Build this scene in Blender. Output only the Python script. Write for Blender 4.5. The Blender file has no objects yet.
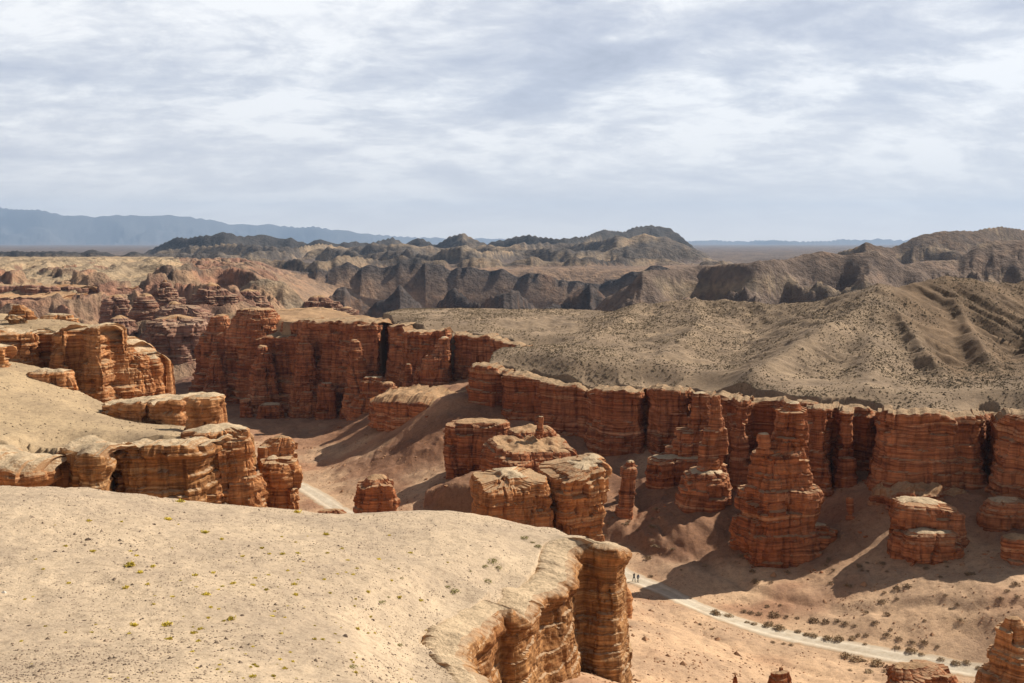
import bpy, math, random
import numpy as np
from mathutils import Vector

R = math.radians
random.seed(7)
rng = np.random.default_rng(11)
scene = bpy.context.scene
col = scene.collection

# ------------------------------------------------------------------ camera
F = 1000.0
CX, CY, HOR = 512.0, 341.5, 243.0
PITCH = math.atan((CY - HOR) / F)
cam = bpy.data.cameras.new('camera')
cam.lens = 36.0 * F / 1024.0
cam.sensor_width = 36.0
cam.clip_start = 0.5
cam.clip_end = 120000.0
camo = bpy.data.objects.new('camera', cam)
camo.rotation_euler = (R(90) - PITCH, 0, 0)
camo.location = (0, 0, 0)
col.objects.link(camo)
scene.camera = camo

# ------------------------------------------------------------------ light and sky
SUN_AZ, SUN_EL = 61.0, 41.0          # azimuth clockwise from +Y (view direction)
sd = Vector((math.sin(R(SUN_AZ)) * math.cos(R(SUN_EL)), math.cos(R(SUN_AZ)) * math.cos(R(SUN_EL)), math.sin(R(SUN_EL))))
sl = bpy.data.lights.new('sun', 'SUN')
sl.energy = 5.0
sl.angle = R(0.55)
sl.color = (1.0, 0.93, 0.82)
so = bpy.data.objects.new('sun', sl)
so.rotation_euler = sd.to_track_quat('Z', 'Y').to_euler()
so.location = (300, 100, 400)
col.objects.link(so)

scene.view_settings.view_transform = 'Standard'
scene.view_settings.look = 'None'
scene.view_settings.gamma = 1.0
scene.view_settings.use_curve_mapping = False
scene.view_settings.exposure = 0.46


class NT:
    """small helper for node trees"""
    def __init__(s, nt):
        s.nt = nt
        nt.nodes.clear()

    def n(s, t, **kw):
        nd = s.nt.nodes.new(t)
        for k, v in kw.items():
            setattr(nd, k, v)
        return nd

    def l(s, a, b):
        s.nt.links.new(a, b)

    def val(s, sock, v):
        if hasattr(v, 'is_output'):
            s.l(v, sock)
        else:
            sock.default_value = v

    def math(s, op, a, b=0.0, clamp=False):
        nd = s.n('ShaderNodeMath', operation=op, use_clamp=clamp)
        s.val(nd.inputs[0], a)
        s.val(nd.inputs[1], b)
        return nd.outputs[0]

    def noise(s, vec, scale, detail=4, rough=0.55, dist=0.0):
        nd = s.n('ShaderNodeTexNoise')
        if vec is not None:
            s.l(vec, nd.inputs['Vector'])
        nd.inputs['Scale'].default_value = scale
        nd.inputs['Detail'].default_value = detail
        nd.inputs['Roughness'].default_value = rough
        nd.inputs['Distortion'].default_value = dist
        return nd.outputs['Fac']

    def map(s, vec, scale=(1, 1, 1), loc=(0, 0, 0), rot=(0, 0, 0)):
        nd = s.n('ShaderNodeMapping')
        s.l(vec, nd.inputs[0])
        nd.inputs['Scale'].default_value = scale
        nd.inputs['Location'].default_value = loc
        nd.inputs['Rotation'].default_value = rot
        return nd.outputs[0]

    def ramp(s, fac, stops, interp='LINEAR'):
        nd = s.n('ShaderNodeValToRGB')
        nd.color_ramp.interpolation = interp
        el = nd.color_ramp.elements
        while len(el) > 1:
            el.remove(el[0])
        el[0].position = stops[0][0]
        el[0].color = (*stops[0][1], 1) if hasattr(stops[0][1], '__len__') else (stops[0][1],) * 3 + (1,)
        for p, c in stops[1:]:
            e = el.new(p)
            e.color = (*c, 1) if hasattr(c, '__len__') else (c, c, c, 1)
        s.l(fac, nd.inputs[0])
        return nd.outputs[0]

    def mix(s, fac, a, b, blend='MIX'):
        nd = s.n('ShaderNodeMix', data_type='RGBA', blend_type=blend)
        s.val(nd.inputs[0], fac)
        for i, v in ((6, a), (7, b)):
            if isinstance(v, (tuple, list)):
                v = (*v, 1) if len(v) == 3 else v
            s.val(nd.inputs[i], v)
        return nd.outputs[2]


w = bpy.data.worlds.new('World')
scene.world = w
w.use_nodes = True
t = NT(w.node_tree)
out = t.n('ShaderNodeOutputWorld')
bg = t.n('ShaderNodeBackground')
bg.inputs['Strength'].default_value = 0.092
sky = t.n('ShaderNodeTexSky', sky_type='NISHITA')
sky.sun_disc = False
sky.sun_elevation = R(SUN_EL)
sky.sun_rotation = R(SUN_AZ)
sky.altitude = 1000
tc = t.n('ShaderNodeTexCoord')
sep = t.n('ShaderNodeSeparateXYZ')
t.l(tc.outputs['Generated'], sep.inputs[0])
zz = t.math('ADD', t.math('MAXIMUM', sep.outputs[2], 0.0), 0.24)
comb = t.n('ShaderNodeCombineXYZ')
t.l(t.math('DIVIDE', sep.outputs[0], zz), comb.inputs[0])
t.l(t.math('DIVIDE', sep.outputs[1], zz), comb.inputs[1])
cv = comb.outputs[0]
c1 = t.noise(t.map(cv, (1.0, 1.25, 1), (3.1, 7.3, 0), (0, 0, R(-35))), 1.7, 10, 0.60, 0.5)
c2 = t.noise(t.map(cv, (1.0, 1.45, 1), (9.7, 1.3, 2.0), (0, 0, R(-25))), 5.2, 10, 0.68, 0.3)
c3 = t.noise(t.map(cv, (0.6, 0.8, 1), (1.7, 4.3, 5.0)), 1.1, 3, 0.5, 0.2)
cs = t.math('ADD', t.math('ADD', t.math('MULTIPLY', c1, 0.48), t.math('MULTIPLY', c2, 0.30)), t.math('MULTIPLY', c3, 0.23))
cloud = t.ramp(cs, [(0.35, (3.9, 4.2, 5.0)), (0.43, (4.9, 5.2, 6.0)), (0.49, (6.2, 6.4, 6.9)), (0.56, (8.8, 8.8, 8.8))])
cover = t.ramp(t.math('ADD', sep.outputs[2], t.math('MULTIPLY', t.math('SUBTRACT', c3, 0.5), 0.12)), [(0.22, 0.94), (0.50, 0.74)])
cloud = t.mix(t.ramp(sep.outputs[2], [(0.24, 0.0), (0.55, 1.0)]), cloud, (0.95, 0.87, 0.80))  # unseen overhead cloud, dimmed and warmed to lower the sky fill in shadows
cloud = t.mix(t.ramp(sep.outputs[2], [(0.0, 0.9), (0.03, 0.62), (0.07, 0.25), (0.14, 0.0)]), cloud, (11.6, 10.4, 9.2))
fin = t.mix(cover, sky.outputs[0], cloud)
t.l(fin, bg.inputs['Color'])
t.l(bg.outputs[0], out.inputs[0])

# ------------------------------------------------------------------ numpy noise
_perm = np.random.default_rng(5).permutation(256).astype(np.int64)
_perm = np.concatenate([_perm, _perm, _perm])
_g3 = np.random.default_rng(6).normal(size=(256, 3))
_g3 /= np.linalg.norm(_g3, axis=1)[:, None]


def perlin(x, y, z=0.0):
    x, y, z = np.broadcast_arrays(np.asarray(x, float), np.asarray(y, float), np.asarray(z, float))
    xi = np.floor(x).astype(np.int64); yi = np.floor(y).astype(np.int64); zi = np.floor(z).astype(np.int64)
    xf = x - xi; yf = y - yi; zf = z - zi
    u = xf ** 3 * (xf * (xf * 6 - 15) + 10)
    v = yf ** 3 * (yf * (yf * 6 - 15) + 10)
    q = zf ** 3 * (zf * (zf * 6 - 15) + 10)
    res = 0
    for dz in (0, 1):
        wz = q if dz else 1 - q
        for dy in (0, 1):
            wy = v if dy else 1 - v
            for dx in (0, 1):
                wx = u if dx else 1 - u
                h = _perm[_perm[_perm[(xi + dx) & 255] + ((yi + dy) & 255)] + ((zi + dz) & 255)]
                g = _g3[h]
                res = res + wx * wy * wz * (g[..., 0] * (xf - dx) + g[..., 1] * (yf - dy) + g[..., 2] * (zf - dz))
    return res * 1.6


def fbm(x, y, z=0.0, octv=4, gain=0.5):
    s, a, f = 0, 1.0, 1.0
    for i in range(octv):
        s = s + a * perlin(x * f + 17.3 * i, y * f + 5.1 * i, np.asarray(z) * f + 3.7 * i)
        a *= gain
        f *= 2.03
    return s


def ridged(x, y, z=0.0, octv=4, gain=0.5):
    s, a, f, n = 0, 1.0, 1.0, 0
    for i in range(octv):
        s = s + a * (1 - np.abs(perlin(x * f + 31.7 * i, y * f + 9.1 * i, np.asarray(z) * f + 1.7 * i)) * 1.6)
        n += a
        a *= gain
        f *= 2.1
    return s / n


def sstep(a, b, x):
    k = np.clip((x - a) / (b - a), 0, 1)
    return k * k * (3 - 2 * k)


# ------------------------------------------------------------------ survey: bearing (pixel column), elevation (pixel row), distance -> place
cp, sp = math.cos(PITCH), math.sin(PITCH)


def at(px, py, Y):
    a = (px - CX) / F
    b = -(py - CY) / F
    dy = cp + b * sp
    dz = -sp + b * cp
    k = Y / dy
    return np.array([a * k, Y, dz * k])


def pxy(px, Y, py=430):
    p = at(px, py, Y)
    return (p[0], Y)


def resample(P, ds, closed=False, smooth=1):
    P = np.asarray(P, float)
    if closed:
        P = np.vstack([P, P[:1]])
    s = np.r_[0, np.cumsum(np.linalg.norm(np.diff(P[:, :2], axis=0), axis=1))]
    n = max(8, int(s[-1] / ds))
    q = np.linspace(0, s[-1], n, endpoint=not closed)
    Q = np.stack([np.interp(q, s, P[:, i]) for i in range(P.shape[1])], 1)
    for _ in range(smooth):
        if closed:
            Q = 0.25 * np.roll(Q, 1, 0) + 0.5 * Q + 0.25 * np.roll(Q, -1, 0)
        else:
            Q[1:-1] = 0.25 * Q[:-2] + 0.5 * Q[1:-1] + 0.25 * Q[2:]
    return Q


def tps_fit(pts, vals, lam=0.0):
    pts = np.asarray(pts, float); vals = np.asarray(vals, float)
    n = len(pts)
    d2 = ((pts[:, None] - pts[None]) ** 2).sum(-1)
    K = 0.5 * d2 * np.log(d2 + 1e-9) + lam * np.eye(n)
    P = np.c_[np.ones(n), pts]
    A = np.zeros((n + 3, n + 3))
    A[:n, :n] = K; A[:n, n:] = P; A[n:, :n] = P.T
    sol = np.linalg.solve(A, np.r_[vals, np.zeros(3)])
    return pts, sol


def tps_eval(fit, x, y):
    pts, sol = fit
    n = len(pts)
    r = sol[n] + sol[n + 1] * x + sol[n + 2] * y
    for i in range(n):
        d2 = (x - pts[i, 0]) ** 2 + (y - pts[i, 1]) ** 2
        r = r + sol[i] * 0.5 * d2 * np.log(d2 + 1e-9)
    return r


def sheet_fit(ctrl, extra=(), sc=100.0):
    P = [at(*c) for c in ctrl] + [np.array(e, float) for e in extra]
    P = np.array(P)
    f = tps_fit(P[:, :2] / sc, P[:, 2], 0.002)
    return lambda x, y: tps_eval(f, x / sc, y / sc)


def poly_sd(poly, x, y):
    """signed distance, negative inside"""
    poly = np.asarray(poly, float)
    d = np.full(x.shape, 1e18)
    ins = np.zeros(x.shape, bool)
    n = len(poly)
    for i in range(n):
        ax, ay = poly[i]; bx, by = poly[(i + 1) % n]
        ex, ey = bx - ax, by - ay
        wx, wy = x - ax, y - ay
        k = np.clip((wx * ex + wy * ey) / (ex * ex + ey * ey + 1e-12), 0, 1)
        d = np.minimum(d, (wx - ex * k) ** 2 + (wy - ey * k) ** 2)
        c = ((ay <= y) & (by > y)) | ((by <= y) & (ay > y))
        xi = ax + (y - ay) / (by - ay + 1e-12) * ex
        ins ^= c & (x < xi)
    d = np.sqrt(d)
    return np.where(ins, -d, d)


def line_ds(line, x, y):
    """as line_d, with the arc position of the nearest point"""
    line = np.asarray(line, float)
    best = np.full(x.shape, 1e18)
    zv = np.zeros(x.shape)
    sv = np.zeros(x.shape)
    s0 = 0.0
    for i in range(len(line) - 1):
        a, b = line[i], line[i + 1]
        e = b - a
        ln = math.hypot(e[0], e[1])
        k = np.clip(((x - a[0]) * e[0] + (y - a[1]) * e[1]) / ln ** 2, 0, 1)
        d = (x - a[0] - e[0] * k) ** 2 + (y - a[1] - e[1] * k) ** 2
        side = np.where((x - a[0]) * e[1] - (y - a[1]) * e[0] > 0, 0.0, 400.0)
        m = d < best
        best = np.where(m, d, best)
        zv = np.where(m, a[2] + e[2] * k, zv)
        sv = np.where(m, s0 + ln * k + side, sv)
        s0 += ln
    return np.sqrt(best), zv, sv


def line_d(line, x, y):
    """distance to polyline and interpolated third value along it"""
    line = np.asarray(line, float)
    best = np.full(x.shape, 1e18)
    zv = np.zeros(x.shape)
    for i in range(len(line) - 1):
        a, b = line[i], line[i + 1]
        e = b - a
        k = np.clip(((x - a[0]) * e[0] + (y - a[1]) * e[1]) / (e[0] ** 2 + e[1] ** 2), 0, 1)
        d = (x - a[0] - e[0] * k) ** 2 + (y - a[1] - e[1] * k) ** 2
        m = d < best
        best = np.where(m, d, best)
        zv = np.where(m, a[2] + e[2] * k, zv)
    return np.sqrt(best), zv


# ------------------------------------------------------------------ terrain sheets
floor_h = sheet_fit([
    (623, 578, 185), (690, 605, 170), (750, 628, 158), (850, 648, 149), (900, 658, 145), (985, 675, 139),
    (325, 500, 249), (345, 515, 235), (303, 481, 272), (270, 430, 345), (240, 418, 370), (230, 402, 410), (330, 412, 372),
    (900, 600, 160), (1000, 600, 151), (800, 600, 168), (700, 560, 187), (790, 556, 186), (730, 538, 199),
    (925, 567, 170), (1000, 545, 172), (900, 505, 188), (840, 520, 192), (660, 515, 214), (610, 510, 225), (640, 545, 200),
    (390, 495, 246), (450, 440, 272), (400, 425, 298), (340, 440, 312), (300, 440, 322), (440, 398, 290), (470, 420, 277),
    (400, 398, 322), (420, 470, 256), (470, 480, 240), (380, 408, 330), (350, 425, 335), (500, 395, 296), (480, 385, 312),
    (600, 683, 112), (560, 672, 107), (650, 640, 138), (640, 600, 165), (700, 650, 141), (750, 683, 127), (850, 672, 140),
    (800, 683, 131), (900, 683, 131), (1020, 690, 128), (600, 560, 190),
], extra=[(10, 95, -45), (0, 90, -44), (30, 100, -52), (60, 100, -56), (90, 100, -57), (60, 60, -56), (20, 60, -50), (40, 20, -52),
          (-40, 165, -54), (-60, 160, -52), (-90, 135, -48), (-40, 135, -50), (0, 150, -56), (-20, 190, -60), (-60, 200, -60), (-130, 130, -46),
          (-80, 260, -62), (-110, 330, -62), (-170, 420, -62), (-70, 460, -66), (120, 150, -52), (160, 140, -50), (140, 100, -54)])

_fs = np.array((-1.6, 1.1))
FORE = [pxy(604, 112), pxy(600, 121), pxy(560, 128), pxy(440, 126), pxy(300, 118), pxy(150, 112), pxy(0, 110), (-150, 112), (-200, 40), (-120, -120),
        (60, -120), (26, -10), (16, 25), (5, 48), pxy(520, 63, 683), pxy(492, 70.5, 652)] + [tuple(np.array(pxy(*q)) + _fs) for q in
        [(460, 76, 640), (474, 80, 632), (490, 83, 622), (515, 88, 608), (536, 93, 600), (560, 99, 585), (570, 104, 560), (573, 110, 545)]]
fore_h = sheet_fit([
    (0, 683, 48), (200, 683, 50), (400, 683, 55), (480, 683, 63), (460, 637, 76), (515, 606, 87), (541, 592, 94), (572, 555, 107), (618, 546, 113),
    (0, 487, 99), (100, 499, 102), (180, 511, 104), (320, 521, 108), (450, 517, 118), (520, 526, 121), (590, 541, 119),
    (100, 600, 69), (300, 600, 75), (430, 600, 82), (100, 550, 82), (300, 550, 91), (200, 640, 60), (440, 670, 63), (430, 560, 97), (500, 560, 101),
    (-150, 500, 98), (-150, 600, 66),
], extra=[(0, 2, -1.8), (0, -5, -1.9), (-15, 18, -10), (0, 18, -10.3), (14, 18, -11.5), (0, 33, -17.2), (-20, 33, -16.2), (9, 44, -21.8), (0, -40, -2), (-60, 20, -9), (-80, 60, -16),
          (-50, 112, -27.5), (-20, 120, -32.5), (0, 129, -36), (-90, 112, -26)])

LEFT = [(-210, 131), pxy(0, 142), pxy(50, 143), pxy(62, 148), pxy(72, 143), pxy(108, 144), pxy(114, 149), pxy(190, 151), pxy(205, 158), pxy(206, 166), pxy(186, 176), pxy(183, 191), pxy(130, 194), pxy(78, 198), pxy(50, 206), pxy(0, 208),
        (-160, 250), (-260, 220)]
LEFT = [(a - 0.5, b + 3.0) for a, b in LEFT]
left_h = sheet_fit([
    (0, 445, 140), (0, 380, 187), (60, 400, 176), (100, 428, 160), (185, 434, 158), (125, 440, 148), (90, 445, 143), (130, 424, 190), (185, 428, 188), (95, 415, 186), (60, 430, 158), (30, 410, 168),
    (75, 395, 195), (20, 370, 200), (200, 430, 163)], extra=[(-160, 150, -28), (-170, 210, -24), (-50, 230, -35)])

UPL = [(-260, 190), pxy(-10, 217), pxy(45, 223), pxy(60, 216), pxy(73, 222), pxy(100, 214), pxy(112, 219), pxy(130, 222), pxy(150, 226), pxy(156, 240), pxy(120, 256), pxy(30, 275), (-200, 290)]
UPL = [(a - 0.8, b + 3.2) for a, b in UPL]
upl_h = sheet_fit([(100, 327, 228), (0, 320, 236), (50, 326, 226), (20, 335, 220), (-50, 318, 235), (75, 322, 244), (150, 357, 228), (125, 346, 226), (130, 345, 245)], extra=[(-150, 240, -17)])

MESA = [pxy(200, 412), pxy(225, 405), pxy(290, 388), pxy(340, 370), pxy(378, 364), pxy(384, 372), pxy(382, 410), pxy(330, 450), pxy(220, 460)]
MESA = [(a + 1.0, b + 5.0) for a, b in MESA]
mesa_h = sheet_fit([(380, 324, 366), (310, 322, 385), (345, 322, 372), (250, 318, 415), (330, 319, 420), (220, 330, 412)], extra=[(-60, 440, -30), (-120, 460, -31)])

sh = np.array([1.8, 4.6])
PLAT = [tuple(np.array(pxy(p, y)) + sh) for p, y in [
    (1150, 172), (1024, 183), (1001, 190), (992, 213), (984, 213), (975, 197), (884, 199), (876, 214), (852, 216), (815, 216), (790, 222), (764, 230), (750, 232), (727, 240), (692, 252), (689, 254), (648, 255), (642, 259), (592, 261), (540, 273), (512, 280), (503, 289), (477, 291),
    (483, 305), (515, 328), (462, 336), (456, 345), (448, 341), (392, 350), (388, 362)]] + [(-52, 395), (-45, 470), (120, 520), (420, 520), (420, 150)]
plat_h = sheet_fit([
    (560, 376, 264), (620, 384, 262), (650, 384, 256), (688, 392, 244), (490, 366, 292), (540, 352, 298), (520, 340, 330), (400, 322, 356), (460, 330, 345), (520, 334, 352), (480, 312, 400), (452, 309, 425), (550, 309, 432), (430, 312, 405), (505, 313, 415), (590, 314, 420),
    (620, 311, 425), (690, 318, 400), (640, 350, 305), (680, 377, 262), (750, 388, 240), (820, 402, 215), (880, 411, 205), (960, 413, 203), (1020, 411, 195), (770, 352, 300), (700, 352, 310),
    (1090, 400, 190), (600, 335, 340), (660, 325, 350), (860, 385, 232), (910, 385, 235), (960, 378, 245), (1020, 385, 225), (590, 355, 285)],
    extra=[(150, 420, -34), (250, 420, -32), (60, 470, -36), (250, 300, -33), (300, 200, -34), (20, 470, -34), (130, 330, -32), (170, 280, -33), (110, 300, -33)])
RIDGES = [  # crest lines of the hill behind the right cliffs: px, py, Y
    ([(600, 312, 415), (640, 304, 405), (690, 298, 395), (730, 299, 385), (770, 303, 372), (820, 300, 356), (850, 293, 348), (880, 284, 340), (900, 287, 342), (920, 280, 346), (945, 276, 350), (975, 279, 354), (1000, 283, 358), (1024, 281, 362), (1120, 270, 370), (1250, 268, 375)], 0.36),
    ([(880, 284, 340), (862, 303, 318), (840, 318, 298), (800, 343, 274), (768, 362, 255), (742, 376, 242), (725, 386, 235)], 0.36),
    ([(880, 285, 340), (892, 303, 318), (918, 338, 282), (940, 368, 252), (962, 398, 222)], 0.55),
    ([(690, 298, 395), (700, 318, 350), (680, 340, 305), (650, 362, 278), (635, 375, 268)], 0.30),
    ([(640, 304, 405), (610, 325, 350), (580, 345, 310), (560, 360, 285)], 0.28),
    ([(550, 309, 430), (540, 322, 380), (525, 335, 340)], 0.25),
    ([(945, 276, 350), (962, 313, 318), (985, 348, 280), (1004, 378, 245)], 0.66),
    ([(1024, 281, 362), (1032, 313, 325), (1050, 343, 285), (1060, 378, 245)], 0.66),
    ([(880, 284, 340), (872, 328, 292), (868, 363, 256), (870, 396, 222)], 0.40),
]
RIDGES = [(np.array([at(*p) for p in pts]), s) for pts, s in RIDGES]

ROAD = np.array([at(*p)[:2] for p in [(1100, 700, 131), (985, 675, 139), (900, 658, 145), (850, 648, 149), (750, 628, 158), (690, 605, 170), (650, 588, 180), (623, 578, 186), (590, 566, 194)]] +
                [(2, 204), (-16, 214), (-30, 224), (-39, 234), (-46, 246), (-53, 258), (-61, 272), (-72, 284)])


CLIFFS = []


def cliff_spec(*a, **k):
    CLIFFS.append((a, k))


# every cliff of the canyon: rim and foot as (bearing, distance, row of rim, row of foot)
cliff_spec('cliff', 'short red cliff block jutting out at the left tip of the scrubby plateau', 'cliff',
     [(470, 296, 364, 392), (474, 287, 366, 391), (480, 284, 367, 393), (492, 283, 368, 396), (505, 284, 370, 400), (512, 288, 372, 405)], 'M_RED', cap='M_CAPH', T=8, foot=1.2, sheet='plat')
cliff_spec('cliff', 'red cliff face right of the jutting plateau tip, behind the small balanced rock pillar', 'cliff',
     [(500, 287, 372, 425), (506, 278, 375, 430), (520, 275, 377, 434), (536, 274, 380, 440), (541, 270, 382, 445), (560, 267, 384, 448), (580, 265, 389, 450), (592, 263, 391, 452)], 'M_RED', cap='M_CAPH', T=9, Ab=1.0, foot=1.2, sheet='plat')
cliff_spec('cliff', 'broad rounded red buttress with a flat pale cap, left of the narrow dark cleft', 'cliff',
     [(585, 265, 390, 456), (590, 257, 390, 462), (602, 253, 391, 466), (625, 251, 393, 470), (640, 251, 392, 472), (645, 254, 391, 470), (647, 262, 390, 465)], 'M_RED', cap='M_CAPH', T=9, As=0.5, Ab=0.7, foot=1.2, sheet='plat')
cliff_spec('cliff', 'small flat topped red cliff block right of the dark cleft, behind the stepped spire', 'cliff',
     [(646, 262, 389, 465), (649, 252, 389, 470), (660, 248, 389, 472), (680, 246, 390, 472), (689, 247, 391, 472), (693, 255, 392, 470)], 'M_RED', cap='M_CAPH', T=8, As=0.5, Ab=0.7, foot=1.2, sheet='plat')
cliff_spec('cliff', 'dark shaded cliff with a blackish cap between the two tall spires', 'cliff',
     [(690, 250, 392, 470), (700, 244, 394, 480), (712, 238, 395, 490), (724, 234, 397, 500), (729, 222, 399, 510), (740, 217, 400, 512), (750, 218, 400, 512), (754, 226, 400, 512), (768, 224, 401, 510), (784, 217, 402, 505), (800, 214, 404, 505), (815, 212, 405, 500)], 'M_RED', cap='M_CAPH', T=9, Ab=1.3, foot=1.2, sheet='plat')
cliff_spec('cliff', 'shaded red cliff with rounded columns, right of the tallest spire', 'cliff',
     [(804, 213, 406, 500), (810, 206, 408, 500), (822, 204, 409, 502), (828, 204, 410, 502), (831, 212, 410, 502), (838, 212, 410, 502), (841, 205, 411, 500), (852, 204, 411, 500), (856, 212, 411, 498), (868, 211, 411, 495), (882, 213, 411, 495)], 'M_RED', cap='M_CAPH', T=9, Ab=1.5, foot=1.2, sheet='plat')
cliff_spec('cliff', 'massive smooth red cliff block above the stepped boulder, left of the black gap', 'cliff',
     [(876, 212, 412, 480), (878, 199, 413, 482), (890, 193, 413, 483), (915, 192, 414, 484), (940, 192, 416, 484), (957, 192, 418, 482), (960, 194, 418, 480), (975, 193, 417, 480), (983, 194, 417, 485), (986, 200, 416, 490), (989, 208, 416, 495), (993, 211, 416, 495), (997, 210, 416, 495)], 'M_RED', cap='M_CAPH', T=9, As=0.5, Ab=0.5, foot=1.2, sheet='plat')
cliff_spec('cliff', 'red cliff face right of the black gap, at the right edge under the hill', 'cliff',
     [(993, 203, 416, 500), (996, 189, 417, 500), (1008, 184, 416, 500), (1024, 181, 416, 500), (1060, 176, 414, 500), (1110, 171, 412, 500)], 'M_RED', cap='M_CAPH', T=9, Ab=0.9, foot=1.2, sheet='plat')
cliff_spec('rock_ledge', 'dark low ledge of layered rock under the massive cliff block, behind the stepped boulder', 'rock ledge',
     [(862, 198, 492, 520), (870, 190, 494, 528), (890, 186, 496, 532), (920, 185, 494, 534), (950, 186, 497, 534), (975, 188, 498, 534), (990, 196, 498, 530)], 'M_RED', cap='M_CAPR', T=8, Ab=1.1, As=0.9, sink=-0.6, rise=0.9, batter=0.3, capn=0.7)
cliff_spec('rock_ledge', 'long low ledge of broken red rock halfway up the sunny talus slope', 'rock ledge',
     [(368, 312, 402, 412), (376, 300, 402, 420), (392, 296, 401, 424), (410, 292, 402, 427), (430, 288, 405, 430), (452, 285, 408, 430), (470, 284, 408, 426), (484, 290, 405, 420)], 'M_RED', cap='M_CAPR', T=14, Ab=1.4, As=0.8, lip=0.4, sink=-1.0, rise=2.0)
cliff_spec('cliff', 'red cliff with thin dark beds right of the black crack, below the low scrubby hill', 'cliff',
     [(452, 352, 333, 388), (457, 341, 333, 392), (468, 337, 335, 394), (485, 333, 337, 394), (500, 330, 341, 392), (512, 328, 344, 388), (522, 326, 347, 380), (534, 332, 348, 375)], 'M_RED', cap='M_CAPH', T=11, Ab=1.1, As=0.5, lip=1.0, foot=1.2, sheet='plat')
cliff_spec('cliff', 'red cliff with a square notch left of the black crack, below the low scrubby hill', 'cliff',
     [(386, 366, 327, 395), (389, 353, 326, 396), (398, 349, 325, 397), (402, 344, 332, 397), (420, 342, 332, 397), (436, 341, 331, 396), (448, 341, 330, 395), (452, 346, 330, 392)], 'M_RED', cap='M_CAPH', T=11, Ab=1.2, As=0.5, lip=0.9, foot=1.2, sheet='plat')
cliff_spec('cliff', 'tall red cliff with a flat pale top, right half of the mid canyon mesa', 'cliff',
     [(290, 392, 323, 400), (300, 382, 322, 408), (312, 376, 322, 412), (330, 371, 322, 414), (350, 366, 322, 414), (368, 362, 323, 414), (378, 360, 324, 413), (383, 364, 325, 410), (384, 378, 325, 405)], 'M_RED', cap='M_CAPH', size=1.7, T=14, Ab=3.4, As=0.7, foot=5.0, dz=0.36, ds=0.6, sheet='mesa')
cliff_spec('cliff', 'tall red cliff with broken ledges and towers, left half of the mid canyon mesa', 'cliff',
     [(196, 425, 344, 395), (200, 414, 338, 398), (212, 409, 335, 400), (228, 405, 333, 402), (243, 401, 332, 404), (256, 397, 338, 406), (272, 391, 338, 408), (288, 386, 338, 409), (300, 383, 334, 410), (306, 384, 330, 410)], 'M_RED', cap='M_CAPH', size=1.7, T=22, Ab=4.2, As=0.9, foot=5.5, dz=0.36, ds=0.6, sheet='mesa')
cliff_spec('cliff', 'long layered orange cliff at the upper left, with bold stacked buttresses', 'cliff',
     [(-90, 214, 330, 423), (-30, 214, 331, 423), (0, 216, 332, 423), (24, 217, 333, 425), (40, 219, 333, 428), (45, 222, 333, 430), (48, 213, 332, 433), (58, 211, 331, 437), (69, 212, 331, 439), (73, 215, 330, 441), (77, 213, 328, 443), (90, 209, 326, 443), (102, 209, 326, 443), (108, 213, 330, 445), (116, 216, 338, 447), (128, 217, 345, 447), (140, 218, 350, 447), (152, 220, 355, 449), (160, 224, 358, 450), (164, 232, 361, 450), (164, 246, 361, 445)],
     'M_ORANGE', T=8, tap=0.6, Ab=0.8, As=1.1, lip=0.4, batter=0.14, sheet='upl')
cliff_spec('cliff', 'pale capped rock wall split by a thin crack, behind the flat topped tower', 'cliff',
     [(100, 192, 403, 420), (112, 187, 404, 424), (126, 185, 404, 428), (144, 184, 402, 430), (147, 186, 402, 430), (150, 183, 401, 431), (166, 181, 400, 431), (180, 181, 401, 431), (186, 184, 402, 430), (189, 193, 402, 428)], 'M_ORANGE', T=12, Ab=0.5, As=0.5, lip=0.9, tap=0.3)
cliff_spec('cliff', 'pale domed rock lump at the left edge just above the foreground slope', 'cliff',
     [(-70, 138, 458, 492), (-20, 136, 464, 494), (10, 136, 468, 497), (35, 137, 468, 498), (48, 140, 466, 498), (54, 148, 462, 495)], 'M_ORANGE', T=9, Ab=0.5, As=0.4, lip=1.3, rise=1.2, sheet='left')
cliff_spec('cliff', 'rounded pale capped block right of the dark crevice, left end of the long shaded cliff', 'cliff',
     [(64, 152, 447, 495), (67, 143, 450, 500), (78, 139, 453, 502), (92, 138, 455, 503), (104, 139, 453, 504), (110, 142, 451, 504), (112, 149, 449, 503)], 'M_GOLD', T=8, Ab=0.5, As=0.4, lip=1.0, rise=0.8, sheet='left')
cliff_spec('cliff', 'long shaded orange cliff under a pale overhanging cap, left bank behind the foreground slope', 'cliff',
     [(108, 151, 449, 505), (114, 147, 447, 507), (126, 146, 445, 508), (145, 146, 444, 510), (165, 146, 444, 512), (182, 147, 444, 513), (194, 148, 444, 514), (206, 150, 442, 514), (216, 154, 440, 514), (223, 162, 438, 512), (225, 174, 436, 510)], 'M_GOLD', T=8, Ab=0.4, As=0.55, lip=1.5, sheet='left')
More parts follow.
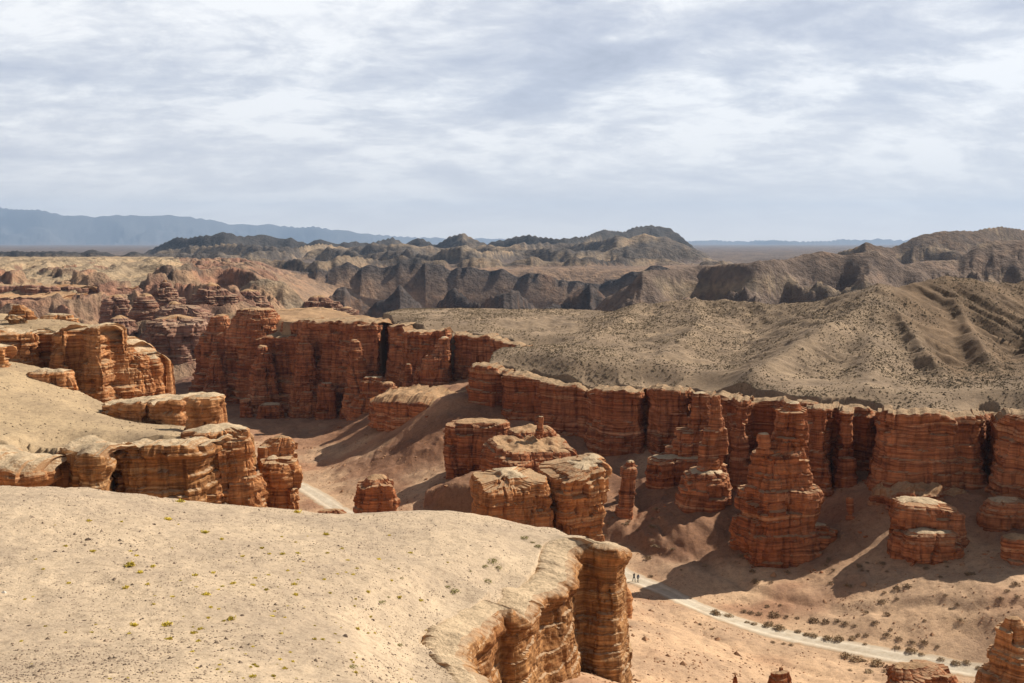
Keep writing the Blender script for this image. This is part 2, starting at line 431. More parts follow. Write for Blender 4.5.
cliff_spec('cliff', 'long brown overhanging cliff under the foreground rim, ending in a blocky tip', 'cliff',
     [(500, 62, 712, 760), (482, 69, 676, 740), (467, 74, 654, 725), (466, 77, 641, 725), (477, 80.5, 632, 722), (490, 82.5, 627, 718), (496, 86, 616, 715), (500, 88.3, 609, 712), (513, 87.8, 609, 712), (526, 88.6, 615, 712), (534, 90.5, 619, 712), (537, 94.0, 602, 705), (542, 96.6, 596, 690), (552, 97.5, 592, 680), (564, 98.5, 588, 675), (571, 101, 580, 668), (572.5, 105, 564, 660), (574, 109, 552, 656), (584, 109.6, 547, 656), (602, 108.4, 546, 660), (617, 108.4, 547, 664), (624, 110.2, 548, 664), (626, 114, 547, 655), (622, 121, 545, 640)], 'M_GOLD', cap='M_CAPF', size=0.9, T=5, Ab=0.22, As=0.42, lip=1.15, batter=0.02, ds=0.16, dz=0.11, back=(-0.75, 0.65), rise=0.12, capn=0.16, foot=0.6, sheet='fore', blk=0.38, sink=0.8, worn=0.9, tap=0.25, rimn=0.4)
cliff_spec('cliff', 'upper band of the far reddish cliff beneath the rilled tan slopes at the left', 'cliff',
     [(-120, 700, 286, 298), (-40, 695, 286, 298), (0, 700, 285, 298), (20, 705, 285, 298), (30, 698, 285, 298), (48, 703, 286, 298), (60, 710, 286, 297), (75, 714, 287, 297), (84, 728, 288, 296), (100, 748, 287, 295), (120, 742, 288, 296), (135, 758, 288, 296), (155, 775, 288, 295)], 'M_FARRED', size=2.2, T=22, cap='M_CAPH', Ab=4.5, As=1.4, ds=1.4, dz=0.7, lip=0.8, sink=5, rise=0.1)
cliff_spec('cliff', 'lower band of the far shadowed cliff with vertical clefts at the left', 'cliff',
     [(-120, 676, 296, 316), (-40, 672, 297, 316), (0, 676, 297, 317), (14, 670, 297, 317), (30, 676, 297, 316), (44, 668, 298, 316), (52, 678, 298, 316), (62, 672, 298, 314), (76, 680, 299, 312), (82, 700, 299, 310)], 'M_FARRED', size=2.2, T=30, cap='M_CAPR', Ab=5.0, As=1.4, ds=1.4, dz=0.7, lip=0.6, sink=-2, rise=0.2)
RIMS = {}
for _a, _k in CLIFFS:
    if _k.get('sheet'):
        RIMS.setdefault(_k['sheet'], []).append(np.array([at(q[0], q[2], q[1]) for q in _a[3]]))


def smooth_line(P, ds):
    P = np.asarray(P, float)
    for _ in range(3):
        Q = [P[0]]
        for a, b in zip(P[:-1], P[1:]):
            Q += [a * 0.75 + b * 0.25, a * 0.25 + b * 0.75]
        Q.append(P[-1])
        P = np.array(Q)
    s = np.r_[0, np.cumsum(np.linalg.norm(np.diff(P[:, :2], axis=0), axis=1))]
    n = max(4, int(s[-1] / ds))
    q = np.linspace(0, s[-1], n)
    return np.stack([np.interp(q, s, P[:, i]) for i in range(P.shape[1])], 1)


ROAD_S = smooth_line(ROAD, 0.8)
ROAD_C = np.c_[smooth_line(ROAD, 5.0), np.zeros(len(smooth_line(ROAD, 5.0)))]

# far layers: bearing/elevation profile of each crest, distance, front slope, back slope, colour
FARL = [
    dict(Y=1400, prof=[(120, 268), (150, 264), (170, 260), (200, 266), (225, 262), (262, 268), (300, 266), (330, 261), (350, 258), (380, 265), (400, 260), (425, 257), (450, 263), (480, 260), (520, 268), (545, 261), (565, 265), (600, 270), (625, 262), (650, 257), (690, 264), (720, 262), (760, 270), (800, 275)],
         sf=0.36, sb=0.10, warp=330, ws=300, rel=0.04, jit=5.0, yw=0.2, yf=60, c='wall'),
    dict(Y=1180, prof=[(262, 318), (285, 300), (300, 292), (318, 303), (345, 285), (372, 306), (400, 287), (428, 309), (452, 290), (482, 303), (512, 285), (542, 308), (568, 296), (590, 282), (612, 303), (640, 318)], sf=0.42, sb=0.6, warp=120, ws=90, rel=0.035, jit=7.0, c='spur'),
    dict(Y=860, prof=[(140, 290), (150, 275), (165, 264), (178, 266), (190, 262), (205, 271), (220, 265), (240, 266), (255, 270), (264, 278), (275, 296)], sf=0.75, sb=0.2, warp=60, ws=42, c='crag'),
    dict(Y=790, prof=[(215, 304), (238, 290), (252, 280), (268, 277), (284, 281), (296, 290), (308, 306)], sf=0.6, sb=0.4, warp=40, ws=45, c='dome'),
    dict(Y=2400, prof=[(-300, 254), (-100, 253), (0, 252), (40, 250.5), (70, 252), (95, 250), (120, 253), (140, 252), (160, 256), (185, 262)], sf=0.2, sb=0.2, warp=200, ws=180, rel=0.01, jit=2.5, c='dark'),
    dict(Y=1720, prof=[(110, 272), (150, 262), (190, 259), (240, 262), (280, 257), (310, 262), (350, 255), (385, 261), (420, 256), (455, 262), (480, 257), (520, 261), (560, 257), (600, 260), (640, 256), (690, 261), (720, 262), (760, 270)], sf=0.30, sb=0.25, warp=200, ws=150, rel=0.022, jit=6.0, c='tan'),
    dict(Y=2150, prof=[(130, 262), (180, 252), (230, 255), (262, 250), (300, 254), (330, 248), (362, 254), (390, 249), (430, 252), (470, 247), (510, 252), (545, 248), (590, 250), (640, 245), (690, 250), (715, 258)], sf=0.34, sb=0.3, warp=240, ws=190, rel=0.022, jit=5.0, c='mixed'),
    dict(Y=2700, prof=[(135, 260), (165, 249), (200, 246), (240, 243), (275, 247), (310, 244), (350, 246), (400, 243), (440, 247), (480, 245), (540, 242), (580, 244), (615, 237), (640, 234), (665, 236), (690, 246), (712, 258)], sf=0.3, sb=0.3, warp=260, ws=230, rel=0.02, jit=3.5, c='mixed'),
    dict(Y=3400, prof=[(120, 262), (145, 253), (162, 244), (178, 237), (190, 238), (203, 235.5), (214, 234), (225, 231), (239, 235.5), (254, 235), (263, 235), (278, 238), (292, 237), (308, 243), (322, 239), (341, 243), (352, 240), (367, 243), (393, 237), (406, 243), (419, 236.5), (435, 244), (450, 237), (463, 233), (474, 238), (487, 244), (500, 239), (510, 236.5), (528, 235), (541, 237), (559, 238), (570, 238),
                       (589, 234), (604, 229), (622, 231), (636, 227), (650, 224.5), (670, 228), (683, 238), (696, 248), (703, 255), (720, 262)], sf=0.20, sb=0.35, warp=300, ws=300, rel=0.014, c='dark'),
    dict(Y=7000, prof=[(660, 262), (690, 252), (698, 252), (716, 248), (729, 252), (740, 256), (770, 262)], sf=0.3, sb=0.3, warp=400, ws=400, c='dark'),
    dict(Y=900, prof=[(560, 345), (589, 314), (607, 296), (630, 284), (642, 270), (663, 270), (700, 266), (740, 263), (764, 260), (787, 258), (805, 253), (827, 252), (840, 254), (858, 252), (876, 251), (891, 256), (902, 264), (916, 262), (957, 258), (977, 245), (992, 239), (1024, 240), (1100, 236), (1200, 240)],
         sf=0.36, sb=0.10, warp=130, ws=110, rel=0.022, c='brown'),
    dict(Y=1800, prof=[(800, 262), (840, 252), (856, 246), (864, 240.5), (873, 244), (888, 248), (901, 243), (916, 235), (932, 231.5), (952, 231.5), (967, 230), (997, 226), (1024, 230), (1100, 232), (1250, 236)], sf=0.32, sb=0.2, warp=150, ws=150, c='brown2'),
    dict(Y=28000, prof=[(-300, 205), (-100, 206), (0, 207), (15, 209), (46, 210), (66, 215), (96, 216.5), (122, 215), (162, 215), (178, 215), (208, 219), (236, 224), (270, 224), (298, 227), (316, 226.5), (341, 230), (367, 233), (392, 235.5), (418, 237), (468, 238), (500, 238.5), (600, 241), (693, 240.5), (708, 239.5), (740, 241), (764, 239.5), (800, 240.5), (827, 240.5), (840, 238.5), (855, 240), (878, 238), (891, 239.5), (960, 239), (1100, 236), (1300, 236)],
         sf=0.22, sb=0.3, warp=2500, ws=3000, rel=0.010, c='mtn'),
]
COLS = {'wall': (0.080, 0.068, 0.064), 'tan': (0.24, 0.178, 0.12), 'mixed': (0.125, 0.103, 0.085), 'dark': (0.060, 0.055, 0.052), 'brown': (0.19, 0.138, 0.106), 'mtn': (0.10, 0.10, 0.10), 'brown2': (0.13, 0.092, 0.066), 'spur': (0.088, 0.070, 0.062), 'crag': (0.14, 0.095, 0.07), 'dome': (0.25, 0.185, 0.125)}

APLAT = [pxy(-400, 600), pxy(-60, 690), pxy(40, 700), pxy(80, 712), pxy(95, 745), pxy(120, 740), pxy(150, 770), pxy(185, 850), pxy(190, 1000), pxy(180, 1500), pxy(-400, 1500)]
BENCH = [pxy(150, 640), pxy(190, 600), pxy(245, 585), pxy(300, 620), pxy(330, 700), pxy(345, 800), pxy(340, 1000), pxy(150, 1100), pxy(150, 800)]


def terrain(x, y, detail=True):
    """height and soil colour of the ground at x, y"""
    x = np.asarray(x, float); y = np.asarray(y, float)
    n = x.shape
    r = np.hypot(x, y)
    z = np.full(n, -64.0)
    c = np.zeros(n + (3,))
    c[:] = (0.36, 0.27, 0.18)
    rock = np.zeros(n)             # 0 soil, 1 bare far rock
    near = (r < 640)
    xx, yy = x[near], y[near]
    zf = floor_h(xx, yy)
    far_b = np.clip((np.hypot(xx, yy) - 360) / 120, 0, 1)
    side_b = np.clip((np.abs(xx - 0) - 170) / 80, 0, 1)
    zf = zf * (1 - np.maximum(far_b, side_b)) + (-64) * np.maximum(far_b, side_b)
    zf = np.clip(zf, -70, -38)
    dr, _ = line_d(ROAD_C, xx, yy)
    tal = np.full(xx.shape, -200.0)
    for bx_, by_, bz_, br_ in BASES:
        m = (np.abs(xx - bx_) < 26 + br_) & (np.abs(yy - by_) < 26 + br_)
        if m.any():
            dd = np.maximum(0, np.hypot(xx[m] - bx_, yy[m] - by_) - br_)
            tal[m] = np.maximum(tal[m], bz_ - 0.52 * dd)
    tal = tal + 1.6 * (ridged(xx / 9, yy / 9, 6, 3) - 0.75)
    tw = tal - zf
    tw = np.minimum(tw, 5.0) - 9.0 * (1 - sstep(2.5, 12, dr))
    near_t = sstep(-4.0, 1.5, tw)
    zf = np.where(tw > -1.5, zf + np.where(tw > 1.5, tw, (tw + 1.5) ** 2 / 6), zf)
    rm = sstep(2.5, 9, dr)
    zf = zf + rm * (0.9 * fbm(xx / 16, yy / 16, 0, 3) + 0.25 * fbm(xx / 3.1, yy / 3.1, 2, 3))
    # a small eroded bank along the far side of the road
    bank = np.exp(-((dr - 13 - 3 * perlin(xx / 12, yy / 12, 4)) / 1.6) ** 2) * (xx > 30)
    zf = zf - 0.5 * bank
    cc = np.zeros(xx.shape + (3,))
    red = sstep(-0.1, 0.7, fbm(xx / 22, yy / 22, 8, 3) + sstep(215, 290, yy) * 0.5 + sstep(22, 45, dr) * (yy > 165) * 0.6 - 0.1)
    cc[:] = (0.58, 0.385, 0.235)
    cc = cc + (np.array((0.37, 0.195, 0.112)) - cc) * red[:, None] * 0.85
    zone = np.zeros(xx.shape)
    cc = cc + (np.array((0.27, 0.135, 0.075)) - cc) * (near_t * (yy > 150) * 0.85)[:, None]  # redder talus soil at the rock feet, also darkened to deepen the cliff shade

    def put(sheet, poly, k, colr, zc, bump=None, warp=1.2, rim=None, D=8.0):
        nonlocal zf, cc, zone
        b = np.asarray(poly)
        m = (xx > b[:, 0].min() - 60) & (xx < b[:, 0].max() + 60) & (yy > b[:, 1].min() - 60) & (yy < b[:, 1].max() + 60)
        xs, ys = xx[m], yy[m]
        sdv = poly_sd(poly, xs, ys) + 2.2 - 0.8 * warp + 0.5 * warp * perlin(xs / 7, ys / 7, 3)
        h = sheet(xs, ys)
        h = np.clip(h, -46, 6)
        if bump is not None:
            h = bump(h, xs, ys, sdv)
        if rim:
            bd = np.full(xs.shape, 1e9)
            bz = np.zeros(xs.shape)
            for L in RIMS[rim]:
                d_, z_ = line_d(L, xs, ys)
                lt = d_ < bd
                bd = np.where(lt, d_, bd)
                bz = np.where(lt, z_, bz)
            kk = sstep(0.22 * D, D, bd)
            h = np.where(bd < D, bz + 0.05 + (h - bz - 0.05) * kk, h)
        h = h - k * np.maximum(sdv, 0)
        cur = zf[m]
        win = h > cur
        zf[m] = np.where(win, h, cur)
        c2 = cc[m]
        c2[win] = colr
        if rim == 'plat':
            # darker brown on the gullied right flank, greyer and paler on the left one
            br = sstep(-6, 10, xs - (99 + (ys - 222) * 0.22) + 6 * perlin(xs / 12, ys / 12, 1)) * sstep(222, 262, ys)
            mixc = np.array(colr) + (np.array((0.185, 0.122, 0.072)) - np.array(colr)) * br[:, None]
            pk = sstep(0.0, 0.5, fbm(xs / 18, ys / 18, 14, 4, 0.6))
            mixc = mixc * (1 + 0.25 * pk[:, None])
            c2[win] = mixc[win]
        cc[m] = c2
        z2 = zone[m]
        z2[win] = zc
        zone[m] = z2

    def b_plat(h, xs, ys, sdv):
        hh = h
        e = sstep(0, 22, -sdv)
        for L, s in RIDGES:
            wob = 1.6 * perlin(xs / 26, ys / 26, 7) + 0.7 * perlin(xs / 8, ys / 8, 8)
            d, cz, ar = line_ds(L, xs, ys)
            gl = ridged(ar / 9 + 0.12 * perlin(xs / 14, ys / 14), d / 160, s * 10, 3, 0.5)
            gw = np.clip(d / 9, 0, 1) * np.clip((L[:, 2].max() + 36) / 20, 0, 1)
            v = cz - s * np.maximum(0, np.sqrt(d * d + 2) + wob * np.clip(d / 14, 0, 1) - 1.2) - gw * 5.0 * (0.80 - gl) * (2.0 if s > 0.5 else 0.4)
            dv = v - hh
            hh = hh + np.where(dv > -2, np.where(dv > 2, dv, (dv + 2) ** 2 / 8), 0)
        rl = ridged(xs / 30 + 0.4 * perlin(xs / 40, ys / 40, 2), ys / 55 + xs / 130, 11, 4, 0.55)
        hh = hh + e * (0.6 * fbm(xs / 24, ys / 24, 1, 3) + 0.4 * fbm(xs / 5, ys / 5, 4, 3) - 1.5 * (0.8 - rl))
        return hh

    def b_soft(a1, a2):
        def f(h, xs, ys, sdv):
            return h + a1 * fbm(xs / 16, ys / 16, 3, 3) + a2 * fbm(xs / 2.4, ys / 2.4, 6, 3)
        return f
    put(mesa_h, MESA, 12.0, (0.42, 0.265, 0.145), 1, b_soft(0.6, 0.2), 1.2, 'mesa', 14.0)
    put(plat_h, PLAT, 12.0, (0.285, 0.205, 0.132), 2, b_plat, 1.2, 'plat', 15.0)
    put(upl_h, UPL, 12.0, (0.47, 0.335, 0.195), 3, b_soft(0.4, 0.12), 1.2, 'upl', 9.0)
    put(left_h, LEFT, 12.0, (0.46, 0.335, 0.20), 4, b_soft(0.25, 0.10), 1.2, 'left', 8.0)
    put(fore_h, FORE, 10.0, (0.53, 0.405, 0.275), 5, b_soft(0.40, 0.13), 0.5, 'fore', 10.0)
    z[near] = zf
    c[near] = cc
    # ------------- beyond
    far = r >= 330
    xx, yy = x[far], y[far]
    rr = r[far]
    px = CX + F * xx / np.maximum(yy, 1.0)
    front = yy > 100
    zb = np.full(xx.shape, -64.0)
    cb = np.zeros(xx.shape + (3,))
    cb[:] = (0.33, 0.215, 0.135)
    # river gorge across the middle, badlands on the left
    g = sstep(300, 400, px) * sstep(480, 700, yy)
    zb = zb - 75 * g
    lf = 1 - sstep(240, 330, px)
    rb = ridged(xx / 95, yy / 95, 2, 3, 0.4)
    bl = np.clip((yy - 480) / 320, 0, 1)
    terr = 24 * bl + 20 * sstep(0.5, 0.95, rb) * np.clip((yy - 430) / 120, 0, 1)
    st = 7.0
    q = terr / st
    terr = st * (np.floor(q) + sstep(0.35, 0.75, q - np.floor(q)))
    zb = zb + lf * (terr + 2.5 * fbm(xx / 14, yy / 14, 3, 3))
    cb = cb + (np.array((0.30, 0.16, 0.105)) - cb) * (lf * sstep(-0.2, 0.4, fbm(xx / 40, yy / 40, 2, 3)))[:, None]
    # rising plain
    pl = sstep(1500, 1650, yy)
    zb = zb * (1 - pl) + pl * (-42 + 5 * fbm(xx / 200, yy / 200, 2, 3))
    pm = sstep(1300, 2200, yy)
    cb = cb * (1 - pm[:, None]) + pm[:, None] * np.array((0.155, 0.122, 0.105))
    # tan bench with cliffs on the far left
    sdv = poly_sd(APLAT, xx, yy) + 4 * perlin(xx / 30, yy / 30, 3)
    rill = ridged(xx / 55 + 0.6 * perlin(xx / 90, yy / 90), yy / 160, 6, 3)
    h = -33.5 + 13 * sstep(715, 1050, yy) + 10 * sstep(740, 900, yy) * sstep(1400, 1100, yy) * (rill - 0.62) * 1.6 + 1.0 * fbm(xx / 12, yy / 12, 3, 3) - 3.0 * np.maximum(sdv + 2, 0)
    m = h > zb
    zb = np.where(m, h, zb)
    cb[m] = (0.40, 0.295, 0.185)
    ok = front & (px > -600) & (px < 1700)
    for L in FARL:
        pr = np.array(L['prof'], float)
        Yc = L['Y']
        m = ok & (yy > (Yc * 0.45 if Yc < 1400 else max(1580 if Yc != 1800 else 1000, Yc * 0.45))) & (yy < Yc * 2.2) & (px > pr[0, 0] - 60) & (px < pr[-1, 0] + 60)
        if not m.any():
            continue
        xs, ys, ps = xx[m], yy[m], px[m]
        ew = np.clip((pr[0, 0] - ps) / 60, 0, 1) + np.clip((ps - pr[-1, 0]) / 60, 0, 1)
        pyv = np.interp(ps, pr[:, 0], pr[:, 1]) + 14 * ew + L.get('jit', 0.0 if Yc > 20000 else 1.5) * fbm(ps / 26, Yc, 0, 3, 0.5)
        ws = L['ws']
        rg = ridged(xs / ws + 0.9 * perlin(xs / ws / 1.7, ys / ws / 1.7, 4), ys / ws + 0.9 * perlin(xs / ws / 1.7 + 5, ys / ws / 1.7, 4), Yc * 0.01, 3, 0.42)
        wv = L['warp'] * (0.78 - rg) * 1.3
        yc = Yc + L.get('yw', 0.12) * Yc * perlin(ps / L.get('yf', 90), 0.5, Yc)
        cz = -(pyv - HOR) / F * yc
        df = np.maximum(0, yc - ys)
        v = cz - L['sf'] * np.maximum(0, df + wv * np.clip(df / (L['warp'] * 0.7), 0, 1)) - L['sb'] * np.maximum(0, ys - yc)
        rel = L.get('rel', 0.012) * Yc
        w2 = ws * 0.75
        br = ridged(xs / w2 + 0.5 * perlin(xs / w2, ys / w2, 5), ys / w2 * 0.9 + 0.5 * perlin(xs / w2 + 7, ys / w2, 5), Yc * 0.02, 5, 0.52)
        v = v - rel * np.clip(df / (0.05 * Yc), 0.0, 1) * (0.92 - br) * 2.0
        v = v + 0.0016 * Yc * fbm(xs / (ws * 0.2), ys / (ws * 0.2), 9, 4, 0.6) * np.clip(df / (0.03 * Yc) + 0.3, 0, 1)
        cur = zb[m]
        win = v > cur
        zb[m] = np.where(win, v, cur)
        base = np.array(COLS[L['c']])
        cl = np.tile(base, (len(xs), 1))
        if L['c'] in ('mixed', 'dark', 'brown', 'brown2', 'wall', 'tan', 'spur', 'crag', 'dome'):
            tan = np.array((0.30, 0.225, 0.15)) if L['c'] not in ('wall', 'spur') else np.array((0.17, 0.105, 0.07))
            nz = fbm(xs / ws * 1.2, ys / ws * 1.2, v / (ws * 0.22), 4, 0.6)
            k = sstep(0.05, 0.5, nz + {'mixed': 0.15, 'dark': -0.22, 'brown': -0.25, 'wall': -0.2, 'tan': 0.0, 'brown2': 0.0, 'crag': -0.1, 'spur': -0.05, 'dome': 0.1}[L['c']])
            if L['c'] == 'dark':
                k = np.maximum(k, sstep(0.35, 0.0, (v + 30) / (cz + 31)) * 0.8)
                k = k * sstep(500, 560, ps) + k * 0.6 * (1 - sstep(500, 560, ps))
            if L['c'] == 'tan':
                dk = np.array((0.075, 0.062, 0.054))
                cl = cl + (dk - cl) * sstep(-0.1, 0.3, nz)[:, None]
            else:
                cl = cl + (tan - cl) * k[:, None] * 0.9
        c2 = cb[m]
        c2[win] = cl[win]
        cb[m] = c2
    zb[~front] = -30
    wgt = sstep(360, 560, rr)
    # keep built near ground (hill, plateaus) where it stands above the far floor
    zn = z[far]
    cn = c[far]
    isn = near[far]
    zc = np.where(isn, np.where(zone_full(near, zone, far) > 0, np.maximum(zn, zb), zn * (1 - wgt) + zb * wgt), zb)
    use_far = (~isn) | ((zone_full(near, zone, far) == 0) & (wgt > 0.5)) | ((zone_full(near, zone, far) > 0) & (zb > zn))
    z[far] = zc
    cn[use_far] = cb[use_far]
    c[far] = cn
    zo = np.zeros(n)
    zo[near] = zone
    return z, c, zo


def zone_full(near, zone, far):
    zf = np.zeros(near.shape)
    zf[near] = zone
    return zf[far]


def ground_z(x, y):
    x = np.atleast_1d(np.asarray(x, float)); y = np.atleast_1d(np.asarray(y, float))
    return terrain(x, y)[0]


# ------------------------------------------------------------------ materials
def new_mat(name):
    m = bpy.data.materials.new(name)
    m.use_nodes = True
    t = NT(m.node_tree)
    o = t.n('ShaderNodeOutputMaterial')
    p = t.n('ShaderNodeBsdfPrincipled')
    p.inputs['Roughness'].default_value = 0.95
    p.inputs['Specular IOR Level'].default_value = 0.12
    t.l(p.outputs[0], o.inputs[0])
    return m, t, p


def mat_ground():
    m, t, p = new_mat('desert_soil')
    g = t.n('ShaderNodeNewGeometry')
    pos = g.outputs['Position']
    a = t.n('ShaderNodeAttribute', attribute_name='soil')
    c = a.outputs['Color']
    n1 = t.noise(pos, 0.09, 6, 0.62)
    n2 = t.noise(pos, 1.1, 6, 0.7)
    n3 = t.noise(pos, 5.0, 3, 0.6)
    v = t.n('ShaderNodeTexVoronoi')
    t.l(pos, v.inputs['Vector'])
    v.inputs['Scale'].default_value = 1.5
    c = t.mix(t.ramp(n1, [(0.40, 0.0), (0.60, 0.85)]), c, t.mix(1.0, c, (0.74, 0.74, 0.77), 'MULTIPLY'))
    c = t.mix(1.0, c, t.ramp(n2, [(0.30, (0.70, 0.68, 0.66)), (0.5, (1, 1, 1)), (0.72, (1.16, 1.14, 1.1))]), 'MULTIPLY')
    c = t.mix(1.0, c, t.ramp(n3, [(0.32, (0.72, 0.70, 0.68)), (0.48, (1, 1, 1))]), 'MULTIPLY')
    # scattered dark pebbles
    peb = t.ramp(v.outputs['Distance'], [(0.05, 1.0), (0.12, 0.0)])
    c = t.mix(t.math('MULTIPLY', peb, t.ramp(n2, [(0.45, 0.0), (0.6, 0.55)])), c, (0.13, 0.095, 0.07))
    t.l(c, p.inputs['Base Color'])
    b1 = t.n('ShaderNodeBump')
    b1.inputs['Strength'].default_value = 0.55
    b1.inputs['Distance'].default_value = 0.35
    t.l(t.math('ADD', n2, t.math('MULTIPLY', n3, 0.35)), b1.inputs['Height'])
    t.l(b1.outputs[0], p.inputs['Normal'])
    return m


def mat_hills():
    m, t, p = new_mat('far_rock')
    g = t.n('ShaderNodeNewGeometry')
    pos = g.outputs['Position']
    a = t.n('ShaderNodeAttribute', attribute_name='soil')
    c = a.outputs['Color']
    n1 = t.noise(t.map(pos, (1, 0.4, 1.6)), 0.02, 9, 0.68, 0.4)
    n2 = t.noise(pos, 0.10, 6, 0.65)
    c = t.mix(1.0, c, t.ramp(n1, [(0.34, (0.62, 0.62, 0.66)), (0.5, (1, 1, 1)), (0.66, (1.35, 1.25, 1.15))]), 'MULTIPLY')
    c = t.mix(1.0, c, t.ramp(n2, [(0.36, (0.70, 0.70, 0.72)), (0.52, (1, 1, 1)), (0.68, (1.25, 1.22, 1.18))]), 'MULTIPLY')
    t.l(c, p.inputs['Base Color'])
    b1 = t.n('ShaderNodeBump')
    b1.inputs['Strength'].default_value = 0.9
    b1.inputs['Distance'].default_value = 9.0
    t.l(n2, b1.inputs['Height'])
    t.l(b1.outputs[0], p.inputs['Normal'])
    return m


def mat_rock(name, cols, dust, size=1.0):
    """banded sandstone: beds follow height above the valley floor, stains run down the face"""
    m, t, p = new_mat(name)
    g = t.n('ShaderNodeNewGeometry')
    pos = g.outputs['Position']
    wob = t.noise(pos, 0.06, 3)
    sepn = t.n('ShaderNodeSeparateXYZ')
    t.l(pos, sepn.inputs[0])
    zc = t.math('ADD', sepn.outputs[2], t.math('MULTIPLY', wob, 2.5))
    cb = t.n('ShaderNodeCombineXYZ')
    t.l(t.math('MULTIPLY', sepn.outputs[0], 0.03), cb.inputs[0])
    t.l(t.math('MULTIPLY', sepn.outputs[1], 0.03), cb.inputs[1])
    t.l(zc, cb.inputs[2])
    band = t.noise(cb.outputs[0], 0.55 / size, 5, 0.72)
    fine = t.noise(cb.outputs[0], 3.1 / size, 3, 0.6)
    c = t.ramp(band, [(0.32, cols[0]), (0.42, cols[1]), (0.47, cols[2]), (0.52, cols[1]), (0.545, cols[0]), (0.58, cols[1]), (0.64, cols[3])])
    c = t.mix(1.0, c, t.ramp(fine, [(0.35, (0.72, 0.69, 0.67)), (0.50, (1, 1, 1)), (0.66, (1.20, 1.20, 1.20))]), 'MULTIPLY')
    streak = t.noise(t.map(pos, (1.0, 1.0, 0.07)), 0.8 / size, 5, 0.65)
    c = t.mix(1.0, c, t.ramp(streak, [(0.34, (0.58, 0.55, 0.54)), (0.50, (1, 1, 1)), (0.68, (1.25, 1.22, 1.16))]), 'MULTIPLY')
    big = t.noise(pos, 0.055 / size, 3)
    c = t.mix(1.0, c, t.ramp(big, [(0.36, (0.84, 0.76, 0.72)), (0.5, (1, 1, 1)), (0.64, (1.16, 1.24, 1.34))]), 'MULTIPLY')
    # wind blown dust lying on the ledges
    sn = t.n('ShaderNodeSeparateXYZ')
    t.l(g.outputs['Normal'], sn.inputs[0])
    up = t.math('ADD', sn.outputs[2], t.math('MULTIPLY', t.math('SUBTRACT', t.noise(pos, 1.3 / size, 4), 0.5), 0.7))
    c = t.mix(t.ramp(up, [(0.70, 0.0), (1.0, 0.75)]), c, dust)
    t.l(c, p.inputs['Base Color'])
    b = t.noise(pos, 2.2 / size, 8, 0.7)
    b1 = t.n('ShaderNodeBump')
    b1.inputs['Strength'].default_value = 0.7
    b1.inputs['Distance'].default_value = 0.45 * size
    t.l(t.math('ADD', t.math('ADD', b, t.math('MULTIPLY', fine, 0.35)), t.math('MULTIPLY', streak, 0.6)), b1.inputs['Height'])
    t.l(b1.outputs[0], p.inputs['Normal'])
    return m


def mat_cap(name, base, size=1.0):
    m, t, p = new_mat(name)
    g = t.n('ShaderNodeNewGeometry')
    pos = g.outputs['Position']
    n1 = t.noise(pos, 0.25 / size, 6, 0.65)
    n2 = t.noise(pos, 2.4 / size, 6, 0.7)
    dk = tuple(v * 0.74 for v in base)
    lt = tuple(min(0.8, v * 1.15) for v in base)
    c = t.ramp(n1, [(0.34, dk), (0.5, base), (0.66, lt)])
    c = t.mix(1.0, c, t.ramp(n2, [(0.32, (0.68, 0.66, 0.64)), (0.5, (1, 1, 1)), (0.7, (1.12, 1.1, 1.08))]), 'MULTIPLY')
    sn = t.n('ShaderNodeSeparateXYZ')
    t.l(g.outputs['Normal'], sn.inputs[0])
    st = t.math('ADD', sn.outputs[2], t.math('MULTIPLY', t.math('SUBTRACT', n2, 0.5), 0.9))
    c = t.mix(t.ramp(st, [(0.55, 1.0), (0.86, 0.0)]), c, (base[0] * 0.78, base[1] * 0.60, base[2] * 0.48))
    t.l(c, p.inputs['Base Color'])
    b1 = t.n('ShaderNodeBump')
    b1.inputs['Strength'].default_value = 0.7
    b1.inputs['Distance'].default_value = 0.4 * size
    t.l(n2, b1.inputs['Height'])
    t.l(b1.outputs[0], p.inputs['Normal'])
    return m


def mat_plain(name, base, var=0.3, scale=3.0, rough=0.95):
    m, t, p = new_mat(name)
    g = t.n('ShaderNodeNewGeometry')
    n1 = t.noise(g.outputs['Position'], scale, 4, 0.6)
    c = t.ramp(n1, [(0.35, tuple(v * (1 - var) for v in base)), (0.65, tuple(v * (1 + var) for v in base))])
    t.l(c, p.inputs['Base Color'])
    p.inputs['Roughness'].default_value = rough
    return m


BASES = []
M_GROUND = mat_ground()
M_HILLS = mat_hills()
DUST = (0.46, 0.33, 0.21)
M_RED = mat_rock('red_sandstone', [(0.17, 0.058, 0.026), (0.33, 0.120, 0.049), (0.40, 0.160, 0.070), (0.48, 0.260, 0.140)], (0.46, 0.31, 0.18))
M_ORANGE = mat_rock('orange_sandstone', [(0.26, 0.110, 0.044), (0.41, 0.182, 0.072), (0.48, 0.235, 0.098), (0.53, 0.320, 0.165)], (0.52, 0.37, 0.22))
M_GOLD = mat_rock('golden_sandstone', [(0.19, 0.088, 0.034), (0.31, 0.148, 0.056), (0.38, 0.195, 0.078), (0.45, 0.275, 0.135)], (0.55, 0.40, 0.255), 0.8)
M_FARRED = mat_rock('far_red_sandstone', [(0.15, 0.075, 0.050), (0.23, 0.115, 0.075), (0.29, 0.15, 0.095), (0.40, 0.255, 0.17)], (0.42, 0.285, 0.185), 2.5)
M_CAP = mat_cap('pale_cap_rock', (0.53, 0.40, 0.255))
M_CAPR = mat_cap('rosy_cap_rock', (0.44, 0.275, 0.15))
M_CAPH = mat_cap('dusty_cap_rock', (0.36, 0.245, 0.145))
M_CAPF = mat_cap('sandy_cap_rock', (0.57, 0.425, 0.27))
M_ROAD = None


